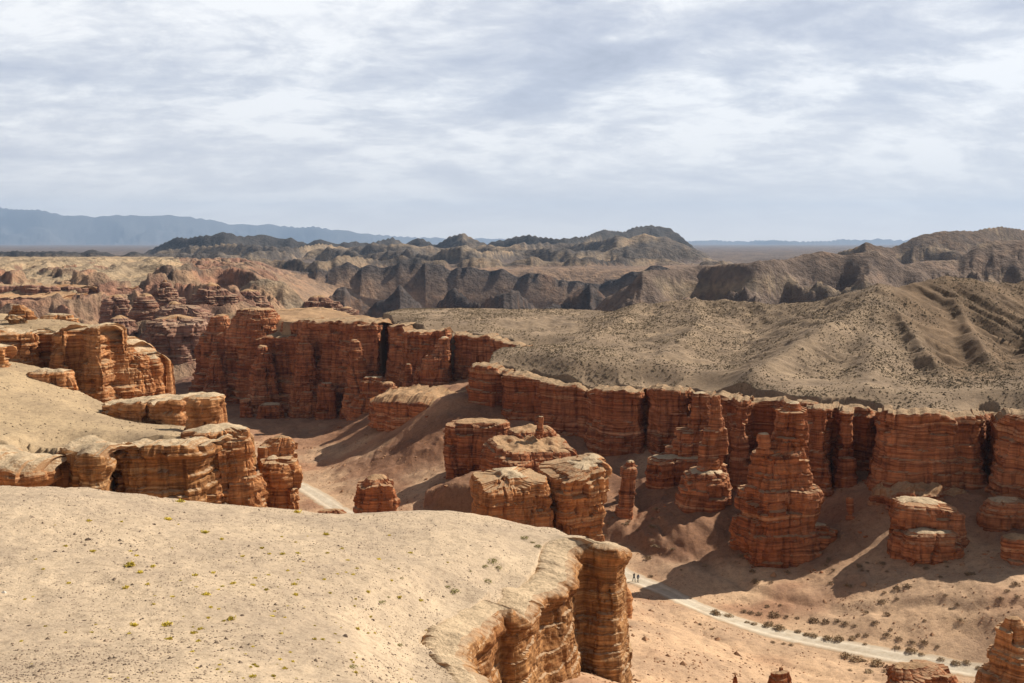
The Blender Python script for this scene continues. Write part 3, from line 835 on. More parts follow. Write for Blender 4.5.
# ------------------------------------------------------------------ mesh helpers
def link_mesh(name, verts, quads, mat, parent=None, smooth=False, tris=None):
    me = bpy.data.meshes.new(name)
    verts = np.asarray(verts, np.float32)
    nq = len(quads)
    nt_ = 0 if tris is None else len(tris)
    me.vertices.add(len(verts))
    me.vertices.foreach_set('co', verts.ravel())
    loops = np.asarray(quads, np.int32).ravel()
    starts = np.arange(nq, dtype=np.int32) * 4
    if nt_:
        starts = np.r_[starts, nq * 4 + np.arange(nt_, dtype=np.int32) * 3].astype(np.int32)
        loops = np.r_[loops, np.asarray(tris, np.int32).ravel()].astype(np.int32)
    me.loops.add(len(loops))
    me.loops.foreach_set('vertex_index', loops)
    me.polygons.add(nq + nt_)
    me.polygons.foreach_set('loop_start', starts)
    me.update(calc_edges=True)
    me.polygons.foreach_set('use_smooth', np.full(nq + nt_, smooth))
    me.materials.append(mat)
    o = bpy.data.objects.new(name, me)
    col.objects.link(o)
    if parent is not None:
        o.parent = parent
    return o


def grid_quads(nr, nc, closed=False):
    i = np.arange(nr - 1)[:, None]
    j = np.arange(nc if closed else nc - 1)[None]
    jn = (j + 1) % nc
    a = i * nc + j
    b = i * nc + jn
    return np.stack(np.broadcast_arrays(a, b, b + nc, a + nc), -1).reshape(-1, 4)


def tag(o, label=None, cat=None, group=None, kind=None):
    if label: o['label'] = label
    if cat: o['category'] = cat
    if group: o['group'] = group
    if kind: o['kind'] = kind
    return o


def all_buttes(butte):
    r_ = None
    # ------------------------------------------------------------------ cliffs on the right bank
    G_R = None
    # spires
    r_ = butte('rock_spire', 'tallest layered rock spire with a broad stepped foot, standing clear of the right cliffs', 'rock spire', 189,
          [(403, 786, 800), (406, 782, 803), (412, 779, 805), (421, 777, 805), (433, 775, 806), (437, 770, 807), (449, 768, 807), (451, 756, 807), (470, 752, 807), (484, 749, 808), (488, 745, 815), (500, 741, 817), (512, 739, 812), (520, 737, 812), (535, 735, 819), (548, 735, 821), (560, 737, 820)],
          M_RED, depth=0.85, yaw=18, ex=3.2, As=0.5, Ab=0.45)
    butte('rock_knob', None, None, 187, [(434, 758, 769), (438, 757, 771), (445, 758, 771), (452, 756, 772)], M_RED, depth=0.9, ex=2.5, As=0.2, Ab=0.2, base=0.5, parent=r_)
    butte('rock_toe', None, None, 187.5, [(524, 790, 826), (530, 790, 834), (540, 785, 838), (552, 785, 838), (560, 785, 836)], M_RED, depth=0.5, ex=2.6, As=0.4, Ab=0.3, parent=r_)
    r_ = butte('rock_spire', 'slender red spire rising from a swollen bell shaped base, left of the tallest spire', 'rock spire', 208,
          [(395, 714, 719), (399, 712, 721), (410, 710, 723), (426, 708, 725), (429, 704, 727), (440, 702, 727), (446, 698, 727), (460, 696, 727), (472, 690, 726), (478, 684, 727)],
          M_RED, depth=0.8, yaw=10, ex=2.8, As=0.4, Ab=0.35)
    butte('rock_base', None, None, 206, [(471, 688, 724), (475, 684, 727), (485, 681, 728), (500, 679, 729), (515, 677, 728), (530, 675, 727), (540, 674, 726)], M_RED, depth=0.85, ex=2.7, As=0.35, Ab=0.35, parent=r_)
    r_ = butte('rock_spire', 'stepped red spire shaped like a staircase, right of the dark cleft', 'rock spire', 224,
          [(393, 694, 706), (396, 692, 709), (412, 689, 710), (426, 687, 711), (429, 676, 711), (440, 671, 712), (452, 667, 713), (458, 664, 713)],
          M_RED, depth=0.7, yaw=15, ex=3.5, As=0.5, Ab=0.4)
    butte('rock_step', None, None, 222, [(456, 654, 712), (460, 648, 713), (472, 646, 714), (490, 647, 714), (505, 646, 714), (518, 645, 714)], M_RED, depth=0.5, yaw=8, ex=3.5, As=0.45, Ab=0.5, parent=r_)
    butte('rock_pinnacle', 'knobbly small pinnacle standing alone on the shaded canyon floor', 'rock pinnacle', 207,
          [(462, 626, 635), (465, 622, 638), (475, 621, 638), (480, 623, 636), (490, 618, 636), (500, 619, 634), (510, 616, 633), (525, 612, 636), (532, 610, 640)], M_RED, depth=0.9, ex=2.4, As=0.6, Ab=0.3)
    butte('rock_pinnacle', 'tiny thin pinnacle in the shade right of the tallest spire', 'rock pinnacle', 190,
          [(497, 848, 851), (502, 846, 853), (510, 847, 854), (516, 845, 854), (525, 844, 857), (536, 843, 859)], M_RED, depth=0.9, ex=2.4, As=0.4, Ab=0.2)
    r_ = butte('boulder', 'big stepped red boulder with a lit top edge below the massive cliff block', 'boulder', 177,
          [(501, 897, 938), (504, 895, 950), (508, 893, 960), (520, 891, 961), (535, 889, 961), (550, 887, 960), (560, 887, 958)], M_RED, depth=0.7, yaw=-12, ex=4, As=0.35, Ab=0.35, tilt=(-0.02, 0))
    butte('rock_step', None, None, 172, [(531, 908, 950), (535, 902, 960), (545, 900, 963), (555, 903, 962), (566, 908, 960)], M_RED, depth=0.5, ex=3.2, As=0.4, Ab=0.35, parent=r_)
    butte('boulder', 'red boulder lying below the black gap at the right edge', 'boulder', 179,
          [(499, 990, 1024), (503, 985, 1034), (512, 980, 1040), (525, 977, 1046), (545, 976, 1050)], M_RED, depth=0.6, yaw=10, ex=3.2, As=0.4, Ab=0.45)
    butte('boulder', 'small rounded pale boulder at the edge of the shadow by the right edge', 'boulder', 166,
          [(537, 1006, 1028), (540, 1001, 1034), (546, 999, 1040), (552, 1000, 1042)], M_RED, cap=M_CAPR, depth=0.7, ex=2.5, As=0.2, Ab=0.2)
    # middle blocks
    r_ = butte('rock_block', 'large golden rock block with a sunlit slanting top, just behind the foreground rim', 'rock block', 179,
          [(462, 570, 608), (464, 552, 612), (468, 540, 614), (473, 538, 612), (480, 540, 608), (492, 546, 605), (505, 546, 603), (515, 547, 602), (522, 548, 603), (545, 548, 604)], M_ORANGE, depth=0.95, yaw=27, ex=7, As=0.6, Ab=0.55, dome=0.2, tilt=(0.05, 0.2), capn=0.5)
    butte('rock_block', 'lower golden rock block with a pale lumpy top, left of the large golden block', 'rock block', 176,
          [(475, 490, 525), (478, 475, 540), (482, 472, 545), (492, 471, 550), (505, 470, 552), (525, 468, 553), (545, 468, 553)], M_ORANGE, depth=0.65, yaw=16, ex=7, As=0.6, Ab=0.5, dome=0.2, tilt=(0, 0.16), capn=0.55)
    r_ = butte('rock_block', 'red stepped rock block with dusty ledges behind the two golden blocks', 'rock block', 222,
          [(443, 490, 572), (449, 484, 580), (458, 482, 582), (470, 479, 585), (485, 477, 587), (500, 476, 590)], M_RED, depth=0.55, yaw=20, ex=5, As=0.6, Ab=0.7, cap=M_CAPR, tilt=(-0.12, 0.2), dome=0.2, capn=0.8)
    butte('rock_step', None, None, 227, [(429, 512, 550), (432, 506, 557), (438, 504, 560), (447, 500, 566), (458, 498, 570)], M_RED, depth=0.45, yaw=22, ex=4.5, cap=M_CAPR, tilt=(-0.05, 0.15), capn=0.6, As=0.45, Ab=0.3, parent=r_)
    butte('balanced_rock', 'tiny balanced rock pillar with a pale round head on the red stepped block', 'rock', 224,
          [(416.5, 539.5, 543), (418, 538, 544), (420.5, 538.5, 543.5), (422, 537.5, 542.5), (430, 535, 544)], M_RED, depth=0.9, ex=2.2, As=0.12, Ab=0.08, ds=0.15, dz=0.12, base=1, dome=0.2, capn=0.1)
    butte('rock_block', 'boxy shaded red rock block on the talus slope below the jutting plateau tip', 'rock block', 246,
          [(421, 454, 506), (424, 449, 508), (440, 447, 510), (460, 447, 512), (482, 446, 512)], M_RED, cap=M_CAPR, depth=0.6, yaw=-8, ex=4.5, As=0.4, Ab=0.6)
    butte('rock_fin', 'stepped triangular rock fin leaning on the cliff left of the black crack', 'rock fin', 334,
          [(338, 440, 450), (344, 436, 450), (353, 431, 450), (357, 424, 450), (366, 420, 450), (372, 416, 449), (386, 412, 450), (398, 398, 452)], M_RED, depth=0.8, yaw=10, ex=3.5, As=0.6, Ab=0.4)
    butte('rock_block', 'small square block with a lit top on the slope below the notched cliff', 'rock block', 322,
          [(383, 381, 394), (386, 379, 397), (394, 378, 398), (404, 378, 398)], M_RED, cap=M_CAPR, depth=0.8, ex=3.5, As=0.3, Ab=0.3)
    butte('rock_pinnacle', 'pair of rounded red columns at the foot of the notched cliff', 'rock pinnacle', 336,
          [(377, 364, 384), (380, 362, 388), (392, 360, 389), (405, 350, 390), (414, 347, 391)], M_RED, depth=0.7, ex=2.6, As=0.5, Ab=0.9)
    butte('rock_pinnacle', 'small upright stub of rock on the ledge in front of the notched cliff', 'rock pinnacle', 336,
          [(364, 406, 411), (367, 405, 412), (374, 405, 412), (384, 402, 414)], M_RED, depth=0.9, ex=2.5, As=0.2, Ab=0.15)
    # ------------------------------------------------------------------ mesa in the middle distance
    for lb, Y, pr in [
        ('wide red tower with a ragged crown on the left half of the mid canyon mesa', 408, [(309, 240, 270), (312, 236, 276), (320, 233, 280), (330, 229, 283), (338, 226, 288)]),
        ('small square red tower right of the ragged crown on the mid canyon mesa', 402, [(321, 286, 300), (323, 284, 302), (332, 282, 304), (340, 280, 306)]),
        ('low red knob left of the ragged crown on the mid canyon mesa', 418, [(315, 216, 226), (319, 212, 230), (328, 208, 232), (340, 204, 236)]),
        ('lone rounded tower leaning on the left end of the mid canyon mesa', 420, [(332, 204, 212), (335, 200, 216), (350, 198, 218), (375, 196, 220), (398, 194, 224)]),
    ]:
        butte('rock_tower', lb, 'rock tower', Y, pr, M_RED, cap=M_CAPR, depth=0.8, ex=3, size=1.2, As=0.7, Ab=0.9, ds=0.5, dz=0.3)
    for lb, Y, pr in [
        ('grey topped fallen block at the foot of the mid canyon mesa', 372, [(399, 242, 250), (402, 240, 252), (410, 240, 252), (419, 239, 253)]),
        ('pair of low reddish cubes at the foot of the mid canyon mesa', 370, [(404, 262, 280), (406, 260, 283), (412, 260, 283), (419, 259, 284)]),
        ('tall square buttress leaning on the right foot of the mid canyon mesa', 362, [(383, 322, 332), (386, 319, 334), (400, 318, 336), (414, 316, 338)]),
    ]:
        butte('rock_block', lb, 'rock block', Y, pr, M_RED, cap=M_CAP, depth=0.8, ex=3.6, size=1.0, As=0.4, Ab=0.6)
    # canyon floor boulders
    butte('boulder', 'square red boulder standing alone where the track bends on the canyon floor', 'boulder', 226,
          [(478, 364, 388), (481, 357, 393), (485, 354, 397), (489, 355, 395), (497, 353, 397), (512, 352, 398), (518, 352, 398)], M_RED, cap=M_CAPR, depth=0.8, yaw=14, ex=3.6, As=0.4, Ab=0.35, dome=0.6)
    butte('boulder', 'pale lumpy outcrop on the canyon floor behind the leftmost tower by the track', 'boulder', 288,
          [(437, 272, 288), (440, 264, 295), (446, 261, 297), (456, 258, 298)], M_ORANGE, cap=M_CAPR, depth=0.6, ex=2.6, As=0.5, Ab=0.8, dome=0.7)
    butte('boulder', 'flat jumble of reddish slabs beside the track, left of the square red boulder', 'boulder', 232,
          [(510, 322, 342), (513, 316, 348), (518, 311, 352), (524, 309, 354)], M_RED, cap=M_CAPR, depth=0.5, ex=2.4, As=0.4, Ab=0.6, dome=0.3)
    butte('boulder', 'broken orange boulder beside the track, just right of the foreground overhang', 'boulder', 152,
          [(586, 616, 626), (590, 614, 632), (600, 613, 633), (612, 614, 632), (616, 614, 632)], M_ORANGE, cap=M_CAPR, depth=0.8, yaw=20, ex=3, As=0.4, Ab=0.4)
    # ------------------------------------------------------------------ left bank
    butte('rock_stack', 'jagged cluster of orange rocks on the pale top at the upper left', 'rock', 236,
          [(305, 13, 20), (308, 10, 29), (314, 7, 31), (320, 5, 33)], M_ORANGE, depth=0.6, ex=2.4, As=0.7, Ab=0.9, ds=0.25)
    butte('rock_ledge', 'low flat ledge of orange rock on the pale top at the upper left', 'rock ledge', 246,
          [(315, 44, 68), (317, 40, 74), (322, 38, 77), (326, 38, 78)], M_ORANGE, depth=0.4, ex=3, As=0.6, Ab=0.6)
    butte('rock_slab', 'dark flat slab lying on the pale top below the jagged orange rocks', 'rock slab', 230,
          [(316, 6, 20), (319, 4, 28), (322, 8, 32), (325, 10, 32)], M_GOLD, depth=0.35, ex=2.4, As=0.3, Ab=0.3, base=1)
    butte('rock_block', 'small cracked orange block at the left edge below the shaded recess', 'rock block', 200,
          [(346, -20, 10), (349, -24, 13), (358, -24, 12), (366, -24, 9), (372, -24, 8)], M_ORANGE, depth=0.6, ex=3, As=0.4, Ab=0.5)
    r_ = butte('rock_tower', 'flat topped rock tower with an overhanging head on the left bank', 'rock tower', 166,
          [(395.5, 193, 222), (398, 189, 225), (403, 188, 225), (406, 190, 222), (414, 189, 221), (424, 187, 222), (432, 186, 226)], M_ORANGE, cap=M_CAP, depth=0.85, yaw=20, ex=3.2, As=0.4, Ab=0.25)
    butte('rock_base', None, None, 157, [(429, 190, 238), (433, 186, 248), (440, 187, 250), (452, 188, 247), (468, 190, 250), (482, 188, 255), (500, 186, 262), (520, 184, 266)], M_ORANGE, depth=0.7, yaw=24, ex=3.0, As=0.75, Ab=0.6, parent=r_, dome=0.6)
    r_ = butte('rock_tower', 'crumbling stepped tower right of the flat topped tower', 'rock tower', 157,
          [(433, 230, 245), (436, 227, 250), (448, 226, 252), (460, 224, 251), (466, 222, 256), (476, 220, 258), (484, 218, 263), (500, 216, 264), (520, 214, 264)], M_ORANGE, depth=0.7, yaw=20, ex=2.8, As=0.7, Ab=0.6)
    r_ = butte('rock_tower', 'stout bright tower with a rounded top, rightmost on the left bank', 'rock tower', 170,
          [(458, 264, 282), (461, 259, 294), (466, 257, 300), (472, 258, 302), (482, 261, 302), (495, 262, 300), (502, 263, 301), (512, 264, 300), (525, 264, 298)], M_ORANGE, depth=0.9, yaw=22, ex=3.2, As=0.35, Ab=0.3, dome=0.5)
    butte('rock_knob', None, None, 172, [(447, 260, 265), (450, 258, 267), (458, 257, 268), (466, 256, 270)], M_ORANGE, depth=0.9, ex=2.5, As=0.2, Ab=0.15, base=0.5, parent=r_)
    # ------------------------------------------------------------------ foreground rim
    # ------------------------------------------------------------------ rock tips at the lower right
    for lb, Y, pr, dp, m_ in [
        ('tall orange pinnacle cut by the lower right corner of the view', 112, [(618, 1005, 1020), (624, 1000, 1028), (634, 998, 1034), (645, 995, 1042), (655, 990, 1046), (670, 984, 1050), (690, 980, 1056), (740, 975, 1060)], 0.8, M_ORANGE),
        ('broad red rock top in front of the track, near the lower right corner', 116, [(665, 888, 930), (667, 884, 942), (672, 882, 952), (680, 880, 958), (700, 876, 964), (740, 872, 970)], 0.6, M_RED),
        ('ragged red rock tip poking up at the bottom, left of the broad red rock top', 112, [(668, 778, 784), (674, 772, 789), (683, 766, 794), (700, 758, 800), (740, 750, 806)], 0.7, M_RED),
        ('tiny dark rock spike poking up at the bottom', 111, [(675, 734.5, 736.5), (680, 732.5, 738), (690, 730, 741), (720, 724, 748)], 0.8, M_RED),
    ]:
        butte('rock_tip', lb, 'rock', Y, pr, m_, cap=M_CAPR, depth=dp, yaw=15, ex=2.7, size=0.8, As=0.2, Ab=0.9, ds=0.16, dz=0.12, base=6)
    # ------------------------------------------------------------------ far left cliffs and badland towers
    FT = [
        ('dark knuckle of far rock left of the shadowed badland slope', 640, [(297, 106, 122), (300, 103, 126), (308, 101, 128), (316, 99, 130)]),
        ('square far red butte in the badlands above the upper left cliff', 600, [(296, 138, 152), (299, 134, 156), (306, 132, 158), (314, 130, 160)]),
        ('far pink layered pyramid in the badlands', 640, [(282, 160, 168), (288, 155, 175), (294, 152, 180), (300, 146, 184)]),
        ('broad far terraced butte of purple red beds in the badlands', 620, [(286, 205, 220), (291, 198, 228), (297, 195, 238), (305, 190, 244), (316, 186, 250)]),
        ('shadowed red bluff left of the mid canyon mesa', 500, [(318, 158, 196), (321, 150, 204), (330, 147, 208), (342, 144, 212), (356, 142, 214)]),
        ('ragged far red bluff behind the shadowed bluff', 545, [(304, 168, 186), (308, 164, 200), (314, 160, 210), (324, 156, 216)]),
        ('small dark far bluff below the square far butte', 540, [(318, 112, 128), (322, 108, 134), (330, 106, 138), (340, 104, 140)]),
        ('far reddish outcrop at the foot of the tan dome', 660, [(291, 240, 256), (296, 236, 264), (303, 232, 270), (312, 228, 276)]),
        ('far pair of red bluffs left of the shadowed gorge wall', 760, [(297, 312, 326), (301, 306, 336), (308, 300, 344), (318, 296, 350)]),
        ('far low red stub right of the red bluffs', 740, [(308, 340, 352), (311, 336, 356), (318, 334, 360)]),
    ]
    for lb, Y, pr in FT:
        butte('butte', lb, 'butte', Y, pr, M_FARRED, cap=M_CAPR, depth=0.8, yaw=10, ex=2.8, size=2.0, As=1.6, Ab=3.0, ds=0.9, dz=0.5, base=8, dome=1.5)

    for lb, Y, pr, dp in [
        ('leaning stack of orange ledges right of the two bold buttresses at the upper left', 219, [(344, 112, 121), (347, 110, 126), (354, 109, 132), (362, 108, 134), (372, 108, 138), (382, 107, 138), (398, 106, 140)], 0.9),
        ('crumbling staircase of thin orange ledges in the upper left cliff', 221, [(352, 124, 140), (356, 122, 146), (364, 122, 149), (372, 122, 152), (384, 121, 154), (400, 120, 156)], 0.9),
        ('last orange tower of the upper left cliff, facing the canyon', 224, [(358, 142, 156), (361, 140, 161), (368, 139, 163), (380, 139, 163), (392, 138, 164), (404, 138, 165)], 0.9),
        ('low lit ledge of cracked orange rock at the foot of the upper left cliff', 199, [(371, 38, 62), (374, 32, 70), (378, 30, 73), (386, 34, 74), (396, 40, 75)], 0.5),
    ]:
        butte('rock_stack', lb, 'rock', Y, pr, M_ORANGE, depth=dp, yaw=14, ex=3, As=0.95, Ab=0.6, capn=0.5)


    for lb, Y, pr in [
        ('sharp stepped fin at the left foot of the mid canyon mesa', 402, [(352, 212, 218), (358, 210, 222), (372, 207, 226), (388, 204, 229), (404, 200, 234)]),
        ('broad stepped fin below the ragged crown of the mid canyon mesa', 386, [(346, 258, 266), (354, 255, 272), (368, 252, 276), (386, 249, 280), (408, 245, 286)]),
        ('tall narrow fin in the middle of the mid canyon mesa', 374, [(336, 301, 307), (344, 299, 312), (362, 296, 315), (384, 293, 318), (412, 288, 324)]),
        ('split stepped fin at the right end of the mid canyon mesa', 354, [(340, 352, 358), (348, 350, 362), (366, 348, 366), (388, 345, 370), (414, 340, 376)]),
    ]:
        butte('rock_fin', lb, 'rock fin', Y, pr, M_RED, cap=M_CAPR, depth=1.1, yaw=15, ex=3.4, size=1.2, As=0.6, Ab=0.7, ds=0.45, dz=0.3)


# feet of all rocks, where fallen debris piles up
BASES = []
for _a, _k in CLIFFS:
    if _k.get('sheet') in ('plat', 'mesa', 'left'):
        Q_ = resample([tuple(at(q[0], q[3], q[1])) for q in _a[3]], 1.2)
        BASES += [(q[0], q[1], q[2] - 2.2, 1.5) for q in Q_[1:-1]]


def note_foot(name, label, cat, Y, prof, *a, **k):
    if k.get('parent') is None and 160 < Y < 345 and label:
        lo = max(prof)
        p0, p1 = at(lo[1], lo[0], Y), at(lo[2], lo[0], Y)
        if p0[2] < -38:
            BASES.append(((p0[0] + p1[0]) / 2, Y, p0[2] - 2.6, (p1[0] - p0[0]) * 0.38))
    return object()


all_buttes(note_foot)

# ------------------------------------------------------------------ ground, hills, mountains
az_f = np.arange(-33.0, 33.001, 0.062)
az = R(1) * np.r_[np.arange(-180, -33, 3.0), az_f, np.arange(34.5, 180, 3.0)]
rad = np.r_[np.arange(1.0, 44, 2.0), np.arange(44, 132, 0.42), np.arange(132, 300, 0.62), np.arange(300, 452, 0.9)]
rad2 = [452.0]
while rad2[-1] < 5200:
    rad2.append(rad2[-1] * 1.0075)
rad3 = [rad2[-1]]
while rad3[-1] < 31500:
    rad3.append(rad3[-1] * (1.03 if rad3[-1] < 20000 else 1.008))


def polar(name, rads, mat):
    rr, aa = np.meshgrid(np.asarray(rads), az, indexing='ij')
    x = (rr * np.sin(aa)).ravel()
    y = (rr * np.cos(aa)).ravel()
    z, c, zo = terrain(x, y)
    o = link_mesh(name, np.stack([x, y, z], 1), grid_quads(len(rads), len(az), True)[:, ::-1], mat, None, True)
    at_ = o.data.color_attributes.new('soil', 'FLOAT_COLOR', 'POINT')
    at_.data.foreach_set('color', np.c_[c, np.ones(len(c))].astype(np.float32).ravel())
    o['kind'] = 'structure'
    return o


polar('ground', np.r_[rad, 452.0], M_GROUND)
polar('hills', rad2, M_HILLS)
polar('mountains', rad3, M_HILLS)

# haze: the air between here and the far range
HB = 31800.0
hv = [(x, y, z) for z in (-420.0, 1250.0) for x, y in ((-HB, -HB), (HB, -HB), (HB, HB), (-HB, HB))]
hz = link_mesh('haze', hv, [(3, 2, 1, 0), (4, 5, 6, 7), (0, 1, 5, 4), (1, 2, 6, 5), (2, 3, 7, 6), (3, 0, 4, 7)], bpy.data.materials.new('air'))
hm = hz.data.materials[0]
hm.use_nodes = True
t = NT(hm.node_tree)
o_ = t.n('ShaderNodeOutputMaterial')
pv = t.n('ShaderNodeVolumePrincipled')
pv.inputs['Density'].default_value = 4.2e-5
pv.inputs['Color'].default_value = (0.52, 0.71, 1.0, 1)
pv.inputs['Anisotropy'].default_value = 0.1
t.l(pv.outputs[0], o_.inputs['Volume'])
hz['kind'] = 'stuff'

# road
rs = ROAD_S
tg = np.gradient(rs, axis=0)
tg /= np.linalg.norm(tg, axis=1)[:, None]
nr_ = np.stack([tg[:, 1], -tg[:, 0]], 1)
offs = np.linspace(-1, 1, 11)
wid = 2.7 + 0.35 * perlin(rs[:, 0] / 9, rs[:, 1] / 9, 3) + 0.25 * perlin(rs[:, 0] / 2.5, rs[:, 1] / 2.5, 7)
P = rs[:, None] + nr_[:, None] * (offs[None, :, None] * wid[:, None, None])
zr = ground_z(P[..., 0].ravel(), P[..., 1].ravel()).reshape(P.shape[:2])
rut = 0.10 - 0.03 * np.exp(-((np.abs(offs) - 0.45) / 0.16) ** 2)
rut = np.where(np.abs(offs) > 0.95, -0.05, rut)
V = np.dstack([P, zr + rut[None]]).reshape(-1, 3)
m, t, p = new_mat('pale_dirt_track')
g = t.n('ShaderNodeNewGeometry')
n1 = t.noise(g.outputs['Position'], 0.5, 6, 0.65)
n2 = t.noise(g.outputs['Position'], 6, 4, 0.6)
c = t.ramp(n1, [(0.35, (0.56, 0.45, 0.32)), (0.6, (0.70, 0.60, 0.46))])
c = t.mix(1.0, c, t.ramp(n2, [(0.3, 0.85), (0.6, 1.0)]), 'MULTIPLY')
t.l(c, p.inputs['Base Color'])
at2 = t.n('ShaderNodeAttribute', attribute_name='verge')
vg = t.math('ADD', at2.outputs['Fac'], t.math('MULTIPLY', t.math('SUBTRACT', n1, 0.5), 1.6))
c = t.mix(1.0, c, t.ramp(at2.outputs['Fac'], [(0.0, 0.84), (0.16, 0.86), (0.27, 1.06), (0.42, 0.98), (0.6, 0.9)]), 'MULTIPLY')
c = t.mix(t.ramp(vg, [(0.45, 0.0), (0.95, 1.0)]), c, (0.43, 0.275, 0.155))
t.l(c, p.inputs['Base Color'])
road = link_mesh('road', V, grid_quads(len(rs), 11), m, None, True)
va = road.data.attributes.new('verge', 'FLOAT', 'POINT')
va.data.foreach_set('value', np.broadcast_to(np.abs(offs)[None] ** 1.5, (len(rs), 11)).astype(np.float32).ravel())
road['kind'] = 'structure'

# ------------------------------------------------------------------ strata profile shared by every rock
ZS = np.arange(-150, 30, 0.04)


def make_strata(seed, tmin, tmax):
    r_ = np.random.default_rng(seed)
    s = np.zeros(len(ZS))
    z0 = ZS[0]
    while z0 < ZS[-1]:
        th = r_.uniform(tmin, tmax) * (1.8 if r_.random() < 0.25 else 1)
        q = r_.random()
        pr = r_.uniform(-0.25, 0.25) if q < 0.6 else (r_.uniform(-1.3, -0.6) if q < 0.8 else r_.uniform(0.4, 0.9))
        if q > 0.6:
            th *= 0.55
        m_ = (ZS >= z0) & (ZS < z0 + th)
        u = (ZS[m_] - z0) / th
        s[m_] = pr + 0.16 * (np.clip(1 - (2 * u - 1) ** 4, 0, 1) - 0.8) + 0.15 * (u - 0.5)
        z0 += th
    k = np.ones(5) / 5
    return np.convolve(s, k, 'same')


def quant(z, x, y, size=1.0):
    """height snapped to the bed it lies in: gives stepped, ledgy profiles"""
    zz = z / size + 0.7 * perlin(x / 24 / size, y / 24 / size, 3)
    i = np.clip(np.searchsorted(BED_A, zz), 1, len(BED_A) - 1)
    mid = 0.5 * (BED_A[i] + BED_A[i - 1])
    u = (zz - BED_A[i - 1]) / (BED_A[i] - BED_A[i - 1])
    return z + size * (mid - zz) * (1 - sstep(0.8, 1.0, u) * 0.0)


def make_beds(seed, tmin, tmax):
    r_ = np.random.default_rng(seed)
    e = np.cumsum(r_.uniform(tmin, tmax, 4000)) - 160.0
    return e


ST_BIG = make_strata(3, 0.8, 3.2)
ST_FINE = make_strata(4, 0.2, 0.8)
BED_A = make_beds(8, 0.7, 4.2)
BED_B = make_beds(9, 0.35, 1.6)


def strata(z, x, y, size=1.0):
    zw = z / size + 0.9 * perlin(x / 28 / size, y / 28 / size, 1)
    a = np.interp(zw, ZS, ST_BIG)
    b = np.interp(zw + 37, ZS, ST_BIG)
    k = sstep(-0.25, 0.25, perlin(x / 17 / size, y / 17 / size, 9))
    f = np.interp(zw, ZS, ST_FINE)
    return (a * (1 - k) + b * k) * 0.75 + 0.33 * f


def worley(x, y, seed=0):
    """distance to the joint between cells, and a random number per cell"""
    xi = np.floor(x).astype(np.int64); yi = np.floor(y).astype(np.int64)
    f1 = np.full(x.shape, 9.0); f2 = np.full(x.shape, 9.0); idv = np.zeros(x.shape, np.int64)
    for dy in (-1, 0, 1):
        for dx in (-1, 0, 1):
            h = _perm[_perm[(xi + dx + seed * 13) & 255] + ((yi + dy + seed * 7) & 255)]
            px = xi + dx + (h / 255.0) * 0.9
            py = yi + dy + (_perm[h + 71] / 255.0) * 0.9
            d = np.hypot(px - x, py - y)
            lt = d < f1
            f2 = np.where(lt, f1, np.minimum(f2, d))
            idv = np.where(lt, h, idv)
            f1 = np.where(lt, d, f1)
    return f2 - f1, idv


def face_disp(x, y, z, size, As, Ab, seed, blk=1.0):
    """outward displacement of a cliff face: beds, buttresses, joints, rubble"""
    sd = int(seed)
    wx = x + 0.9 * size * perlin(x / 6 / size, y / 6 / size, z / 9 / size)
    wy = y + 0.9 * size * perlin(x / 6 / size + 9, y / 6 / size, z / 9 / size)
    lb = 7.5 * size
    n1 = perlin(x / lb + seed, y / lb, z / (26 * size))
    but = (np.sqrt(np.abs(n1) + 1e-4) * 1.5 - 0.7) + 0.5 * perlin(x / lb / 1.7, y / lb / 1.7, seed)
    e1, i1 = worley(wx / (5.2 * size), wy / (5.2 * size), sd)
    zb = z / size + 0.5 * perlin(x / 9 / size, y / 9 / size, 2)
    bed = np.searchsorted(BED_A, zb + 0.25 * (i1 % 7))
    r1 = _perm[(i1 + bed * 37) & 255] / 255.0 - 0.5
    e2, i2 = worley(wx / (1.9 * size), wy / (1.9 * size), sd + 5)
    bed2 = np.searchsorted(BED_B, zb + 0.3 * (i2 % 5))
    r2 = _perm[(i2 + bed2 * 17) & 255] / 255.0 - 0.5
    d = Ab * but * 0.85
    d = d + blk * size * (0.34 * (i1 / 255.0 - 0.5) + 0.36 * r1 - 0.55 * np.exp(-(e1 / 0.05) ** 2) * (np.abs(perlin(x / 11 / size, y / 11 / size, z / 8 / size + 5)) > 0.12))
    d = d + blk * size * (0.20 * r2 + 0.10 * (i2 / 255.0 - 0.5) - 0.2 * np.exp(-(e2 / 0.07) ** 2))
    lat = 0.25 + 1.5 * np.abs(perlin(x / 7 / size + seed, y / 7 / size, z / 6 / size))
    d = d + As * strata(z, x, y, size) * lat
    e3, i3 = worley(wx / (3.4 * size), wy / (3.4 * size), sd + 9)
    b3 = np.searchsorted(BED_A, zb + 0.8 * (i3 % 5))
    r3 = _perm[(i3 + b3 * 53) & 255] / 255.0
    d = d - blk * size * 0.9 * (r3 > 0.84) + blk * size * 0.35 * (r3 < 0.10)
    d = d + size * 0.24 * fbm(x / 1.7 / size, y / 1.7 / size, z / 1.7 / size, 3, 0.6)
    return d


SEED = [0]


